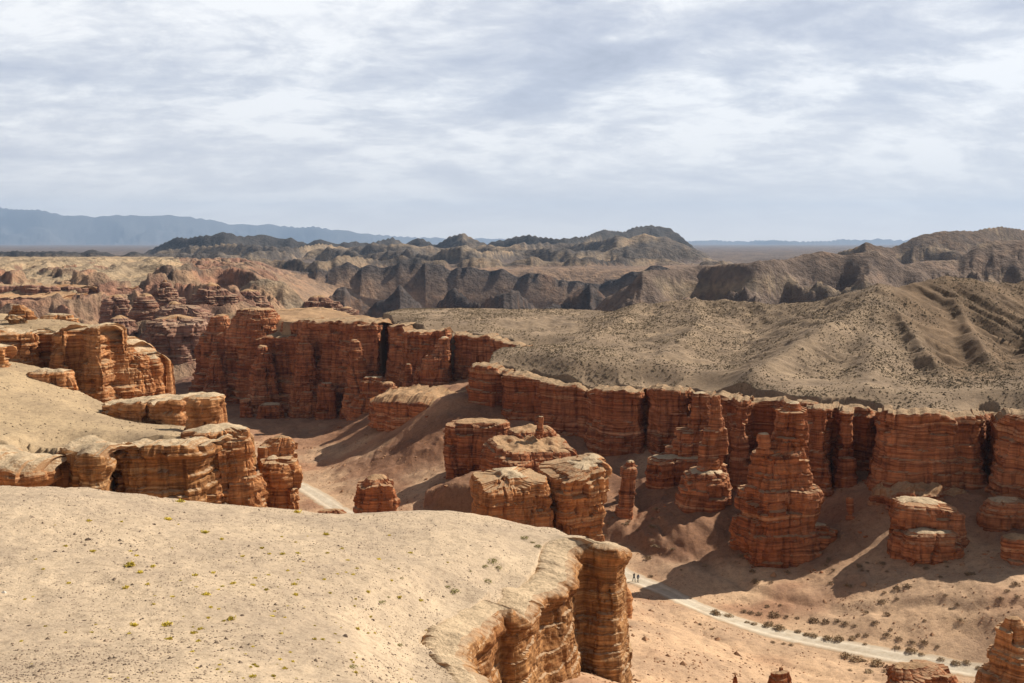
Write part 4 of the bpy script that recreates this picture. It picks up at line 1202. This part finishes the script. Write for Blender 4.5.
def wall(name, label, cat, pts, mat, cap=M_CAP, size=1.0, As=0.55, Ab=1.1, batter=0.07, T=9.0, lip=0.7, ds=0.45, dz=0.28, back=(0.35, 0.94), foot=0.0, group=None, rise=0.3, capn=0.35, sink=1.5, sheet=None, blk=1.0, tap=0.45, worn=0.0, rimn=1.0):
    """a cliff: pts = (px, distance, row of the rim, row of the foot); bedded face plus a cap running back into the plateau"""
    SEED[0] += 1
    sd_ = SEED[0] * 7.31
    mat = globals()[mat]
    cap = globals()[cap] if isinstance(cap, str) else cap
    L = []
    for px, Y, pt, pb in pts:
        a, b = at(px, pt, Y), at(px, pb, Y)
        L.append((a[0], Y, a[2], b[2] - 3.0))
    Q = resample(L, ds, False, 2)
    n = len(Q)
    x0, y0, zt, zb = Q.T
    zt = zt + rimn * size * (0.8 * perlin(x0 / 5 / size, y0 / 5 / size, sd_) + 0.5 * perlin(x0 / 1.7 / size, y0 / 1.7 / size, sd_))
    tx, ty = np.gradient(x0), np.gradient(y0)
    for _ in range(max(2, int(2.0 * size / ds))):
        for a in (tx, ty):
            a[1:-1] = (a[:-2] + 2 * a[1:-1] + a[2:]) / 4
    ln = np.hypot(tx, ty)
    nx, ny = ty / ln, -tx / ln
    H = (zt - zb).max()
    nl = max(8, int(H / dz))
    u = np.linspace(0, 1, nl)
    Z = zb[None] + u[:, None] * (zt - zb)[None]
    X = np.broadcast_to(x0, Z.shape); Yv = np.broadcast_to(y0, Z.shape)
    d = face_disp(X, Yv, Z, size, As, Ab, sd_, blk)
    dep = zt[None] - Z
    d = d - batter * (0.25 * Z + 0.75 * quant(Z, X, Yv, size) - zb[None]) + batter * 0.5 * (zt - zb)[None]
    capl = sstep(2.4 * size, 1.2 * size, dep) * (0.7 + 0.5 * perlin(X / 4 / size, Yv / 4 / size, sd_ + 2))
    d = d + lip * size * capl
    d = d - 0.4 * size * np.clip(1 - dep / (0.5 * size), 0, 1) ** 2      # worn rim
    if worn:
        d = d - worn * np.clip(1 - dep / (1.2 * worn), 0, 1) ** 2
    if foot:
        zf_ = quant(Z + 0.8 * size * perlin(X / 5 / size, Yv / 5 / size, sd_ + 3), X, Yv, size)
        d = d + foot * (0.5 + 1.1 * np.abs(perlin(X / 9 / size, Yv / 9 / size, sd_ + 6)) * 2) * np.clip(1 - (zf_ - zb[None] - 2.5) / (0.5 * (zt - zb)[None]), 0, 1) ** 1.3
    PX = X + nx[None] * d
    PY = Yv + ny[None] * d
    V = np.stack([PX, PY, Z], -1)
    # cap rock: runs back into the plateau, then the hidden back of the rock goes down to the foot
    K = 16
    f = (np.arange(K) / (K - 1)) ** 1.35
    bk = np.array(back) / np.hypot(*back)
    ss = np.linspace(0, 1, n)
    TT = T * np.clip(np.sin(math.pi * ss), 0, 1) ** tap + 0.05
    cxp = PX[-1][None] + f[:, None] * TT[None] * bk[0]
    cyp = PY[-1][None] + f[:, None] * TT[None] * bk[1]
    cz = zt[None] + rise * size * np.sin(np.clip(f * 3.0, 0, 1) * math.pi / 2)[:, None] * (TT / T)[None]
    amp = np.clip(f * 8, 0, 1)[:, None]
    cz = cz + amp * size * capn * fbm(cxp / 2.6 / size, cyp / 2.6 / size, sd_, 4, 0.55)
    cz = cz - sink * (np.clip((f - 0.55) / 0.45, 0, 1) ** 2)[:, None]
    nb = max(10, nl // 2)
    kb = np.linspace(0, 1, nb)[:, None]
    bz = cz[-1][None] * (1 - kb) + zb[None] * kb
    w_ = np.clip(TT / T * 1.5, 0, 1)[None] * np.clip(kb * 8, 0, 1)
    dd = w_ * (0.5 * face_disp(np.broadcast_to(cxp[-1], bz.shape), np.broadcast_to(cyp[-1], bz.shape), bz, size, As, Ab, sd_, blk) + 0.08 * (cz[-1][None] - bz))
    bx = cxp[-1][None] + dd * bk[0]
    by = cyp[-1][None] + dd * bk[1]
    nq = grid_quads(nl, n)
    V2 = np.r_[V.reshape(-1, 3), np.stack([bx, by, bz], -1).reshape(-1, 3)]
    root = link_mesh(name, V2, np.r_[nq, grid_quads(nb, n) + nl * n], mat)
    tag(root, label, cat, group)
    link_mesh('cap_rock', np.stack([cxp, cyp, cz], -1).reshape(-1, 3), grid_quads(K, n), cap, root)
    return root


def butte(name, label, cat, Y, prof, mat, cap=M_CAP, depth=0.8, yaw=0.0, ex=3.0, size=1.0, As=0.4, Ab=0.55, ds=0.32, dz=0.22, base=3.0, group=None, parent=None, dome=0.4, tilt=(0, 0), capn=0.3, capdrop=1.0):
    """a free standing rock: prof = (row, left column, right column) from top to foot"""
    SEED[0] += 1
    sd_ = SEED[0] * 7.31
    pr = []
    for py, pl, pr_ in prof:
        a, b = at(pl, py, Y), at(pr_, py, Y)
        pr.append((a[2], (a[0] + b[0]) / 2, (b[0] - a[0]) / 2))
    pr = sorted(pr)
    z = np.array([q[0] for q in pr]); cx = np.array([q[1] for q in pr]); hw = np.array([q[2] for q in pr])
    z = np.r_[z[0] - base, z]; cx = np.r_[cx[0], cx]; hw = np.r_[hw[0] * 1.03, hw]
    zt = z[-1]
    nl = max(10, int((zt - z[0]) / dz))
    Z = np.linspace(z[0], zt, nl)
    mh = hw.max()
    n = max(24, int(2 * math.pi * mh * 0.95 / ds))
    th = np.linspace(0, 2 * math.pi, n, endpoint=False)
    cs, sn = np.cos(th), np.sin(th)
    ux = np.sign(cs) * np.abs(cs) ** (2 / ex)
    uy = np.sign(sn) * np.abs(sn) ** (2 / ex) * depth
    c_, s_ = math.cos(R(yaw)), math.sin(R(yaw))
    ux, uy = ux * c_ - uy * s_, ux * s_ + uy * c_
    k = np.abs(ux).max()
    ux, uy = ux / k, uy / k
    # even spacing round the ring
    ring = resample(np.stack([ux, uy], 1), 2 * math.pi / n, True, 1)
    ux, uy = ring.T
    n = len(ux)
    tx = np.roll(ux, -1) - np.roll(ux, 1); ty = np.roll(uy, -1) - np.roll(uy, 1)
    ln = np.hypot(tx, ty) + 1e-9
    nx, ny = ty / ln, -tx / ln
    X0 = np.interp(Z, z, cx)[:, None] + np.interp(Z, z, hw)[:, None] * ux[None]
    Y0 = Y + np.interp(Z, z, hw)[:, None] * uy[None]
    Zb = np.broadcast_to(Z[:, None], X0.shape)
    zq = quant(Zb + 0.9 * size * perlin(X0 / 4.5 / size, Y0 / 4.5 / size, sd_), X0, Y0, size * 0.8)
    zq = np.clip(0.4 * Zb + 0.6 * zq, z[0], zt)
    HWr = np.interp(zq, z, hw)
    HWr = HWr * (1 + 0.16 * perlin(1.3 * ux[None] + sd_, 1.3 * uy[None], Zb / (7 * size)))
    CXr = np.interp(zq, z, cx)
    X = CXr + HWr * ux[None]
    Yv = Y + HWr * uy[None]
    HW = np.interp(Z, z, hw)
    CXz = np.interp(Z, z, cx)
    ZZ = np.broadcast_to(Z[:, None], X.shape).copy()
    sc = np.clip(HW / (3.0 * size), 0.25, 1)[:, None]
    d = face_disp(X, Yv, ZZ, size, As, Ab, sd_) * sc
    dep = zt - ZZ
    d = d - 0.35 * size * np.clip(1 - dep / (0.5 * size), 0, 1) ** 2 * sc
    ZZ = ZZ + (tilt[0] * (X - CXz[:, None]) + tilt[1] * (Yv - Y)) * sstep(0.15, 1.0, (ZZ - z[0]) / (zt - z[0]))
    PX = X + nx * d; PY = Yv + ny * d
    V = np.stack([PX, PY, ZZ], -1).reshape(-1, 3)
    root = link_mesh(name, V, grid_quads(nl, n, True), mat, parent)
    if parent is None:
        tag(root, label, cat, group)
    # top
    K = max(5, int(HW[-1] / ds))
    f = np.linspace(1, 0.02, K)
    cx0, cy0 = PX[-1].mean(), PY[-1].mean()
    sx, sy = PX[-1].copy(), PY[-1].copy()
    ft = np.fft.fft(sx + 1j * sy)
    hk = np.abs(np.fft.fftfreq(n, 1 / n))
    rg_ = np.fft.ifft(np.where(hk <= 2, ft, 0))
    sx, sy = rg_.real, rg_.imag
    cx0, cy0 = sx.mean(), sy.mean()
    zs_ = np.fft.ifft(np.where(hk <= 2, np.fft.fft(ZZ[-1]), 0)).real
    kf = np.clip((1 - f[:, None]) * 2.2, 0, 1)
    tx_ = cx0 + ((PX[-1] - cx0)[None] * (1 - kf) + (sx - cx0)[None] * kf) * f[:, None]
    ty_ = cy0 + ((PY[-1] - cy0)[None] * (1 - kf) + (sy - cy0)[None] * kf) * f[:, None]
    tz = ZZ[-1].mean() + ((ZZ[-1][None] * (1 - kf) + zs_[None] * kf) - ZZ[-1].mean()) * f[:, None] + dome * (1 - f[:, None] ** 2) * min(1.0, HW[-1] / 2)
    tz = tz + np.clip((1 - f[:, None]) * 5, 0, 1) * size * capn * 1.2 * fbm(tx_ / 3.4 / size, ty_ / 3.4 / size, sd_, 3, 0.45)
    nv = K * n
    V2 = np.r_[np.stack([tx_, ty_, tz], -1).reshape(-1, 3), [[cx0, cy0, tz[-1].mean()]]]
    tris = np.stack([(K - 1) * n + np.arange(n), (K - 1) * n + (np.arange(n) + 1) % n, np.full(n, nv)], 1)
    link_mesh('cap_rock', V2, grid_quads(K, n, True), cap, root, True, tris)
    return root
for _a, _k in CLIFFS:
    wall(*_a, **_k)
all_buttes(butte)
# ------------------------------------------------------------------ plants, stones, people
def ground_at(px, py, y0=40.0, y1=450.0):
    """where the sight line of a place in the photo first meets the ground"""
    Y = np.geomspace(y0, y1, 900)
    d = at(px, py, 1.0)
    z = ground_z(d[0] * Y, Y)
    i = np.argmax(d[2] * Y < z)
    return np.array([d[0] * Y[i], Y[i], z[i]])


def leafy(name, n, rx, rz, leaf, seed, mat, upright=0.3):
    """a low rounded bush of many small leaf blades"""
    r_ = np.random.default_rng(seed)
    V = []
    lob = r_.uniform(-0.33, 0.33, (4, 2)) * rx
    lob[0] = 0
    lr = r_.uniform(0.5, 0.8, 4)
    for i in range(n):
        k = r_.integers(4)
        u = r_.normal(size=3)
        u /= np.linalg.norm(u)
        u[2] = abs(u[2])
        q = r_.uniform(0.55, 1.0)
        p = np.array([lob[k, 0] + u[0] * rx * lr[k] * q, lob[k, 1] + u[1] * rx * lr[k] * q, u[2] * rz * (0.5 + lr[k]) * q * 0.9])
        a = r_.normal(size=3); a[2] = abs(a[2]) + upright; a /= np.linalg.norm(a)
        b = np.cross(a, r_.normal(size=3)); b /= np.linalg.norm(b)
        L = leaf * r_.uniform(0.6, 1.4)
        wd = L * 0.32
        V += [p - b * wd, p + b * wd, p + a * L + b * wd * 0.3, p + a * L - b * wd * 0.3]
    o = link_mesh(name, np.array(V), np.arange(len(V)).reshape(-1, 4), mat)
    return o


def stone_mesh(seed, r=1.0):
    r_ = np.random.default_rng(seed)
    n, m_ = 7, 5
    V = []
    for i in range(m_):
        ph = math.pi * (i + 0.5) / m_
        for j in range(n):
            a = 2 * math.pi * j / n
            k = r * r_.uniform(0.75, 1.15)
            V.append((k * math.sin(ph) * math.cos(a), k * 0.8 * math.sin(ph) * math.sin(a), k * 0.6 * math.cos(ph)))
    V += [(0, 0, 0.62 * r), (0, 0, -0.6 * r)]
    q = grid_quads(m_, n, True)
    t0 = [(j, (j + 1) % n, n * m_) for j in range(n)]
    t1 = [((m_ - 1) * n + (j + 1) % n, (m_ - 1) * n + j, n * m_ + 1) for j in range(n)]
    return np.array(V), q, np.array(t0 + t1)


M_BUSH = mat_plain('dry_steppe_bush', (0.36, 0.262, 0.155), 0.35, 2.0)
M_BUSHD = mat_plain('dark_saxaul', (0.27, 0.19, 0.112), 0.35, 2.0)
M_GREEN = mat_plain('grey_green_cushion', (0.27, 0.24, 0.085), 0.3, 3.0)
M_YELL = mat_plain('yellow_green_tuft', (0.58, 0.46, 0.07), 0.35, 0.7)
M_STONE = mat_plain('dark_stone', (0.12, 0.085, 0.062), 0.4, 3.0)
M_PALE = mat_plain('white_stone', (0.62, 0.56, 0.48), 0.2, 3.0)
M_RUB = mat_plain('red_rubble', (0.33, 0.185, 0.10), 0.4, 0.4)

USED = set()


def place(protos, p, sc, rot, name, label, cat, group):
    k = random.randrange(len(protos))
    pr = protos[k]
    if pr.name not in USED:
        USED.add(pr.name)
        o = pr
    else:
        o = pr.copy()
        col.objects.link(o)
    o.location = p
    o.rotation_euler = (0, 0, rot)
    sc *= 1.3 * random.uniform(0.75, 1.2)
    o.scale = (sc, sc * random.uniform(0.7, 1.1), sc * random.uniform(0.5, 0.8))
    tag(o, label, cat, group)
    return o


def clear_unused(protos):
    for o in protos:
        if o.name not in USED:
            bpy.data.objects.remove(o)


sh = [leafy('shrub', 220, 1.0, 0.75, 0.20, 50 + i, M_BUSH) for i in range(3)]
shd = [leafy('shrub', 200, 1.0, 0.8, 0.20, 60 + i, M_BUSHD) for i in range(2)]
ROADSIDE = [(716, 615, 15), (728, 617, 15), (747, 623, 9), (753, 625, 9), (767, 627, 12), (780, 630, 15), (797, 633, 9), (806, 636, 9), (814, 638, 11), (828, 640, 12), (839, 642, 12), (852, 640, 11), (858, 637, 8),
            (897, 650, 8), (910, 653, 11), (921, 656, 8), (941, 662, 11), (955, 665, 12), (966, 665, 11), (978, 670, 9), (865, 645, 7)]
for px, py, wd in ROADSIDE:
    p = ground_at(px, py)
    place(sh, p, wd / F * p[1] * 0.5, random.uniform(0, 6), 'shrub', 'rounded dry brown shrub in the row along the far edge of the pale track', 'shrub', 'shrubs along the far edge of the track')
for px, py, wd in [(773, 643, 7), (791, 646, 6), (783, 645, 5), (847, 658, 10), (856, 662, 13), (876, 666, 18), (863, 662, 9), (870, 673, 10), (850, 671, 7), (700, 625, 6), (712, 630, 6), (884, 672, 8)]:
    p = ground_at(px, py)
    place(sh, p, wd / F * p[1] * 0.5, random.uniform(0, 6), 'shrub', 'dry brown shrub on the near side of the pale track', 'shrub', 'shrubs on the near side of the track')
for px, py, wd in [(744, 613, 7), (752, 614, 8), (760, 615, 8), (776, 617, 12), (787, 618, 7), (798, 619, 7), (812, 622, 12), (827, 624, 11), (837, 622, 8), (846, 625, 7), (855, 627, 6), (881, 603, 11), (885, 594, 7), (896, 590, 10), (909, 588, 10), (896, 600, 6),
                   (867, 614, 8), (888, 616, 8), (874, 625, 8), (867, 636, 6), (945, 596, 6), (957, 605, 6), (924, 622, 6), (960, 622, 7), (950, 610, 5), (887, 636, 8), (900, 640, 9), (912, 643, 9), (925, 645, 9), (937, 647, 8), (890, 631, 6), (1000, 600, 7), (1008, 592, 8), (1015, 585, 9), (1018, 598, 8), (780, 606, 5), (768, 608, 5), (690, 600, 5)]:
    p = ground_at(px, py)
    place(shd, p, wd / F * p[1] * 0.5, random.uniform(0, 6), 'shrub', 'dark low shrub on the sandy flat between the track and the cliffs', 'shrub', 'dark shrubs on the flat')
for i in range(46):
    px, py = random.choice([(random.uniform(640, 735), random.uniform(540, 580)), (random.uniform(735, 870), random.uniform(556, 590)), (random.uniform(600, 660), random.uniform(500, 550)), (random.uniform(860, 1000), random.uniform(560, 580))])
    p = ground_at(px, py)
    place(shd, p, random.uniform(0.35, 0.9), random.uniform(0, 6), 'shrub', 'dark low shrub in the shadow below the red cliffs', 'shrub', 'dark shrubs in the cliff shadow')
clear_unused(sh + shd)

# green cushions and yellow tufts on the foreground slope
cu = [leafy('cushion_plant', 150, 1.0, 0.42, 0.16, 80 + i, M_GREEN) for i in range(3)]
for px, py, wd in [(538, 548, 11), (533, 543, 7), (524, 538, 11), (492, 563, 13), (498, 569, 11), (484, 567, 9), (487, 583, 12), (454, 592, 14), (448, 588, 8), (381, 603, 13), (401, 579, 9), (399, 646, 11), (352, 668, 13), (388, 598, 8), (470, 572, 6)]:
    p = ground_at(px, py)
    place(cu, p - np.array((0, 0, 0.03)), wd / F * p[1] * 0.5, random.uniform(0, 6), 'cushion_plant', 'grey green cushion plant on the pale slope near the foreground rim', 'plant', 'green cushions near the foreground rim')
tu = [leafy('grass_tuft', 140, 1.45, 0.9, 0.45, 90 + i, M_YELL, 0.8) for i in range(3)]
pts = [(130, 566, 7), (140, 573, 6), (147, 585, 5), (126, 589, 5), (153, 567, 4), (136, 556, 4), (166, 626, 6), (134, 626, 6), (168, 640, 6), (194, 634, 5), (198, 642, 4), (192, 652, 4), (129, 634, 4), (231, 620, 7), (233, 584, 5), (206, 595, 5), (205, 533, 6), (168, 520, 6), (180, 502, 7), (93, 552, 5),
       (326, 535, 6), (253, 677, 5), (273, 677, 5), (290, 653, 4), (293, 662, 4), (242, 557, 4), (195, 576, 4), (253, 586, 4), (266, 590, 4), (297, 513, 5), (280, 660, 4), (315, 640, 4), (92, 633, 3), (110, 630, 3)]
for i in range(130):
    a = random.random()
    if a < 0.75:
        pts.append((random.gauss(300, 75), random.uniform(530, 680), random.uniform(1.8, 4.2)))
    else:
        pts.append((random.uniform(10, 250), random.uniform(520, 680), random.uniform(1.6, 3.6)))
for px, py, wd in pts:
    if not (0 < px < 470):
        continue
    p = ground_at(px, py)
    if p[1] > 125:
        continue
    place(tu, p - np.array((0, 0, 0.02)), wd / F * p[1] * 0.5, random.uniform(0, 6), 'grass_tuft', 'small yellow green tuft on the pale foreground slope', 'grass tuft', 'yellow green tufts on the foreground slope')
clear_unused(cu + tu)

# loose dark stones, one white one
v_, q_, t_ = stone_mesh(1)
st0 = [link_mesh('stone', *stone_mesh(i)[:2], M_STONE, None, False, stone_mesh(i)[2]) for i in range(3)]
pts = [(88, 540, 5), (55, 552, 4), (121, 544, 4), (154, 525, 4), (242, 616, 4), (29, 626, 4), (84, 621, 4), (26, 560, 3), (78, 563, 3), (125, 665, 5), (118, 662, 3), (35, 660, 4), (28, 668, 4), (340, 607, 3), (345, 637, 5), (362, 600, 3), (262, 636, 3), (300, 560, 3), (338, 676, 5), (373, 621, 4), (345, 635, 4), (395, 655, 3), (277, 649, 3)]
for i in range(90):
    pts.append((random.uniform(5, 520), random.uniform(520, 680), random.choice([1.2, 1.5, 1.8, 2.4])))
for px, py, wd in pts:
    p = ground_at(px, py)
    if p[1] > 125 or p[2] < -40:
        continue
    place(st0, p, wd / F * p[1] * 0.5, random.uniform(0, 6), 'stone', 'small dark stone lying on the pale foreground slope', 'stone', 'dark stones on the foreground slope')
clear_unused(st0)
ws_ = link_mesh('stone', v_, q_, M_PALE, None, False, t_)
p = ground_at(4, 593)
ws_.location = p
ws_.scale = (0.2, 0.2, 0.2)
tag(ws_, 'single white stone at the left edge of the foreground slope', 'stone')


def scatter(name, X, Y, size, mat, flat=0.6, lift=0.0, keep=None):
    """one mass of countless small lumps lying on the ground"""
    z, c, zo = terrain(X, Y)
    if keep is not None:
        k = keep(X, Y, z, zo)
        X, Y, z, size = X[k], Y[k], z[k], size[k]
    n = len(X)
    base = np.array([(1, 0, 0), (0.31, 0.95, 0), (-0.81, 0.59, 0), (-0.81, -0.59, 0), (0.31, -0.95, 0), (0.1, 0.05, 1.0)])
    V = base[None] * np.ones((n, 1, 1))
    V = V * rng.uniform(0.65, 1.25, (n, 6, 1))
    V[:, :, 2] *= flat
    a = rng.uniform(0, 6.28, n)
    ca, sa = np.cos(a)[:, None], np.sin(a)[:, None]
    x, y = V[:, :, 0] * ca - V[:, :, 1] * sa, V[:, :, 0] * sa + V[:, :, 1] * ca
    V = np.stack([x * size[:, None] + X[:, None], y * size[:, None] + Y[:, None], V[:, :, 2] * size[:, None] * 1.0 + z[:, None] - 0.12 * size[:, None] + lift], -1).reshape(-1, 3)
    t0 = np.array([(0, 1, 5), (1, 2, 5), (2, 3, 5), (3, 4, 5), (4, 0, 5)])
    T = (t0[None] + np.arange(n)[:, None, None] * 6).reshape(-1, 3)
    o = link_mesh(name, V, np.zeros((0, 4), np.int32), mat, None, False, T)
    o['kind'] = 'stuff'
    return o


# scrub covering the hill behind the right cliffs
n = 240000
X = rng.uniform(-70, 260, n); Y = rng.uniform(195, 450, n)
dens = fbm(X / 30, Y / 30, 3, 4, 0.6)
k = (dens + rng.uniform(-0.5, 0.5, n) > 0.0) & (np.abs(X) < Y * 0.62)
M_SCRUB = mat_plain('olive_scrub', (0.150, 0.108, 0.064), 0.35, 0.2)
scatter('scrub', X[k], Y[k], rng.uniform(0.12, 0.42, k.sum()) * rng.choice([0.7, 1.0, 1.6], k.sum(), p=[0.5, 0.42, 0.08]), M_SCRUB, 0.75, 0, lambda x, y, z, zo: (zo == 2))
# scrub on the left bank plateaus
n = 5000
X = rng.uniform(-150, -20, n); Y = rng.uniform(140, 260, n)
scatter('scrub', X, Y, rng.uniform(0.08, 0.26, n), M_SCRUB, 0.7, 0, lambda x, y, z, zo: (zo == 3) | (zo == 4))
# gravel on the foreground slope
n = 60000
Y = 46 + 80 * rng.random(n) ** 1.2; X = (rng.random(n) - 0.5) * 1.15 * Y - 0.02 * Y
M_GRAV = mat_plain('brown_gravel', (0.23, 0.17, 0.12), 0.45, 0.9)
cl_ = fbm(X / 9, Y / 9, 3, 4, 0.6)
scatter('gravel', X, Y, rng.uniform(0.02, 0.095, n) * (1 + 1.3 * (rng.random(n) > 0.96)), M_GRAV, 0.8, 0, lambda x, y, z, zo: (zo == 5) & (cl_ + rng.uniform(-0.6, 0.6, len(x)) > -0.05))
# rubble on the talus and canyon floor
n = 30000
Y = rng.uniform(100, 345, n); X = rng.uniform(-0.36, 0.56, n) * Y
cl_ = fbm(X / 14, Y / 14, 6, 4, 0.6)
dr_ = line_d(ROAD_C, X, Y)[0]
scatter('rubble', X, Y, rng.uniform(0.07, 0.28, n) * (1 + 2.2 * (rng.random(n) > 0.975)), M_RUB, 0.8, 0, lambda x, y, z, zo: (zo == 0) & (dr_ > 3.5) & (cl_ + rng.uniform(-0.5, 0.5, len(x)) + (Y > 200) * 0.25 > 0.1))


# two walkers on the track
def person(px, py, hgt, label, shirt, trousers, phase, face):
    p = ground_at(px, py)
    k = hgt / 1.75
    J = {'pel': (0, 0, .95), 'wai': (0, 0, 1.10), 'chest': (0, .01, 1.34), 'neck': (0, 0, 1.50), 'hd0': (0, -.02, 1.60), 'hd1': (0, -.02, 1.72)}
    E = [('pel', 'wai'), ('wai', 'chest'), ('chest', 'neck'), ('neck', 'hd0'), ('hd0', 'hd1')]
    Rd = {'pel': .15, 'wai': .14, 'chest': .17, 'neck': .06, 'hd0': .095, 'hd1': .08}
    for s_, n_ in ((-1, 'l'), (1, 'r')):
        f_ = s_ * phase
        J.update({'hip' + n_: (.10 * s_, 0, .90), 'kn' + n_: (.11 * s_, -.16 * f_, .50), 'an' + n_: (.11 * s_, -.22 * f_ + .06, .08), 'to' + n_: (.12 * s_, -.22 * f_ - .12, .04),
                  'sh' + n_: (.20 * s_, .01, 1.42), 'el' + n_: (.25 * s_, .10 * f_, 1.14), 'wr' + n_: (.24 * s_, .16 * f_ - .08, .90), 'ha' + n_: (.24 * s_, .17 * f_ - .12, .82)})
        Rd.update({'hip' + n_: .11, 'kn' + n_: .07, 'an' + n_: .05, 'to' + n_: .045, 'sh' + n_: .075, 'el' + n_: .048, 'wr' + n_: .036, 'ha' + n_: .04})
        E += [('pel', 'hip' + n_), ('hip' + n_, 'kn' + n_), ('kn' + n_, 'an' + n_), ('an' + n_, 'to' + n_), ('chest', 'sh' + n_), ('sh' + n_, 'el' + n_), ('el' + n_, 'wr' + n_), ('wr' + n_, 'ha' + n_)]
    ks = list(J)
    me = bpy.data.meshes.new('person')
    me.from_pydata([tuple(c * k for c in J[q]) for q in ks], [(ks.index(a), ks.index(b)) for a, b in E], [])
    o = bpy.data.objects.new('person', me)
    col.objects.link(o)
    md = o.modifiers.new('skin', 'SKIN')
    for q, vv in zip(ks, me.skin_vertices[0].data):
        vv.radius = (Rd[q] * k, Rd[q] * k * (0.75 if q in ('chest', 'wai', 'pel') else 1))
        vv.use_root = q == 'pel'
    o.modifiers.new('smooth', 'SUBSURF').levels = 1
    # skin, shirt and trousers by height
    m, t, pb = new_mat('walker_' + shirt[1])
    tcn = t.n('ShaderNodeTexCoord')
    sp_ = t.n('ShaderNodeSeparateXYZ')
    t.l(tcn.outputs['Object'], sp_.inputs[0])
    h_ = t.math('DIVIDE', sp_.outputs[2], 2.0 * k)
    t.l(t.ramp(h_, [(0.0, (0.05, 0.04, 0.03)), (0.045, trousers), (0.49, shirt[0]), (0.755, (0.45, 0.28, 0.19)), (0.86, (0.03, 0.022, 0.016))], 'CONSTANT'), pb.inputs['Base Color'])
    me.materials.append(m)
    o.location = p + np.array((0, 0, 0.07))
    o.rotation_euler = (0, 0, face)
    tag(o, label, 'person')
    return o


person(634, 582, 1.78, 'taller walker in a dark jacket on the track, left of the pair', ((0.03, 0.03, 0.04), 'dark'), (0.035, 0.035, 0.045), 1.0, R(40))
person(638, 583.5, 1.66, 'shorter walker in a dark blue top on the track, right of the pair', ((0.05, 0.07, 0.12), 'blue'), (0.03, 0.03, 0.035), -0.8, R(40))


# fallen rocks at the cliff feet and on the talus
fr = [link_mesh('fallen_rock', *stone_mesh(30 + i)[:2], M_RED, None, False, stone_mesh(30 + i)[2]) for i in range(4)]
spots = []
for (x0, y0), (x1, y1), n_ in [((640, 500), (735, 520), 12), ((735, 560), (850, 572), 12), ((850, 530), (1000, 572), 16), ((300, 420), (460, 480), 22), ((380, 410), (470, 440), 10), ((240, 412), (380, 420), 14), ((600, 515), (660, 545), 8), ((600, 605), (650, 660), 10), ((960, 548), (1020, 575), 6)]:
    for i in range(n_):
        u = random.random()
        spots.append((x0 + (x1 - x0) * u + random.gauss(0, 5), y0 + (y1 - y0) * u + random.gauss(0, 6), random.choice([2, 2.5, 3, 3, 4, 5, 7])))
for px, py, wd in spots:
    p = ground_at(px, py, 95, 420)
    if p[2] > -36:
        continue
    place(fr, p, wd / F * p[1] * 0.35, random.uniform(0, 6), 'fallen_rock', 'fallen red rock lying on the talus below the canyon cliffs', 'rock', 'fallen rocks on the talus')
clear_unused(fr)
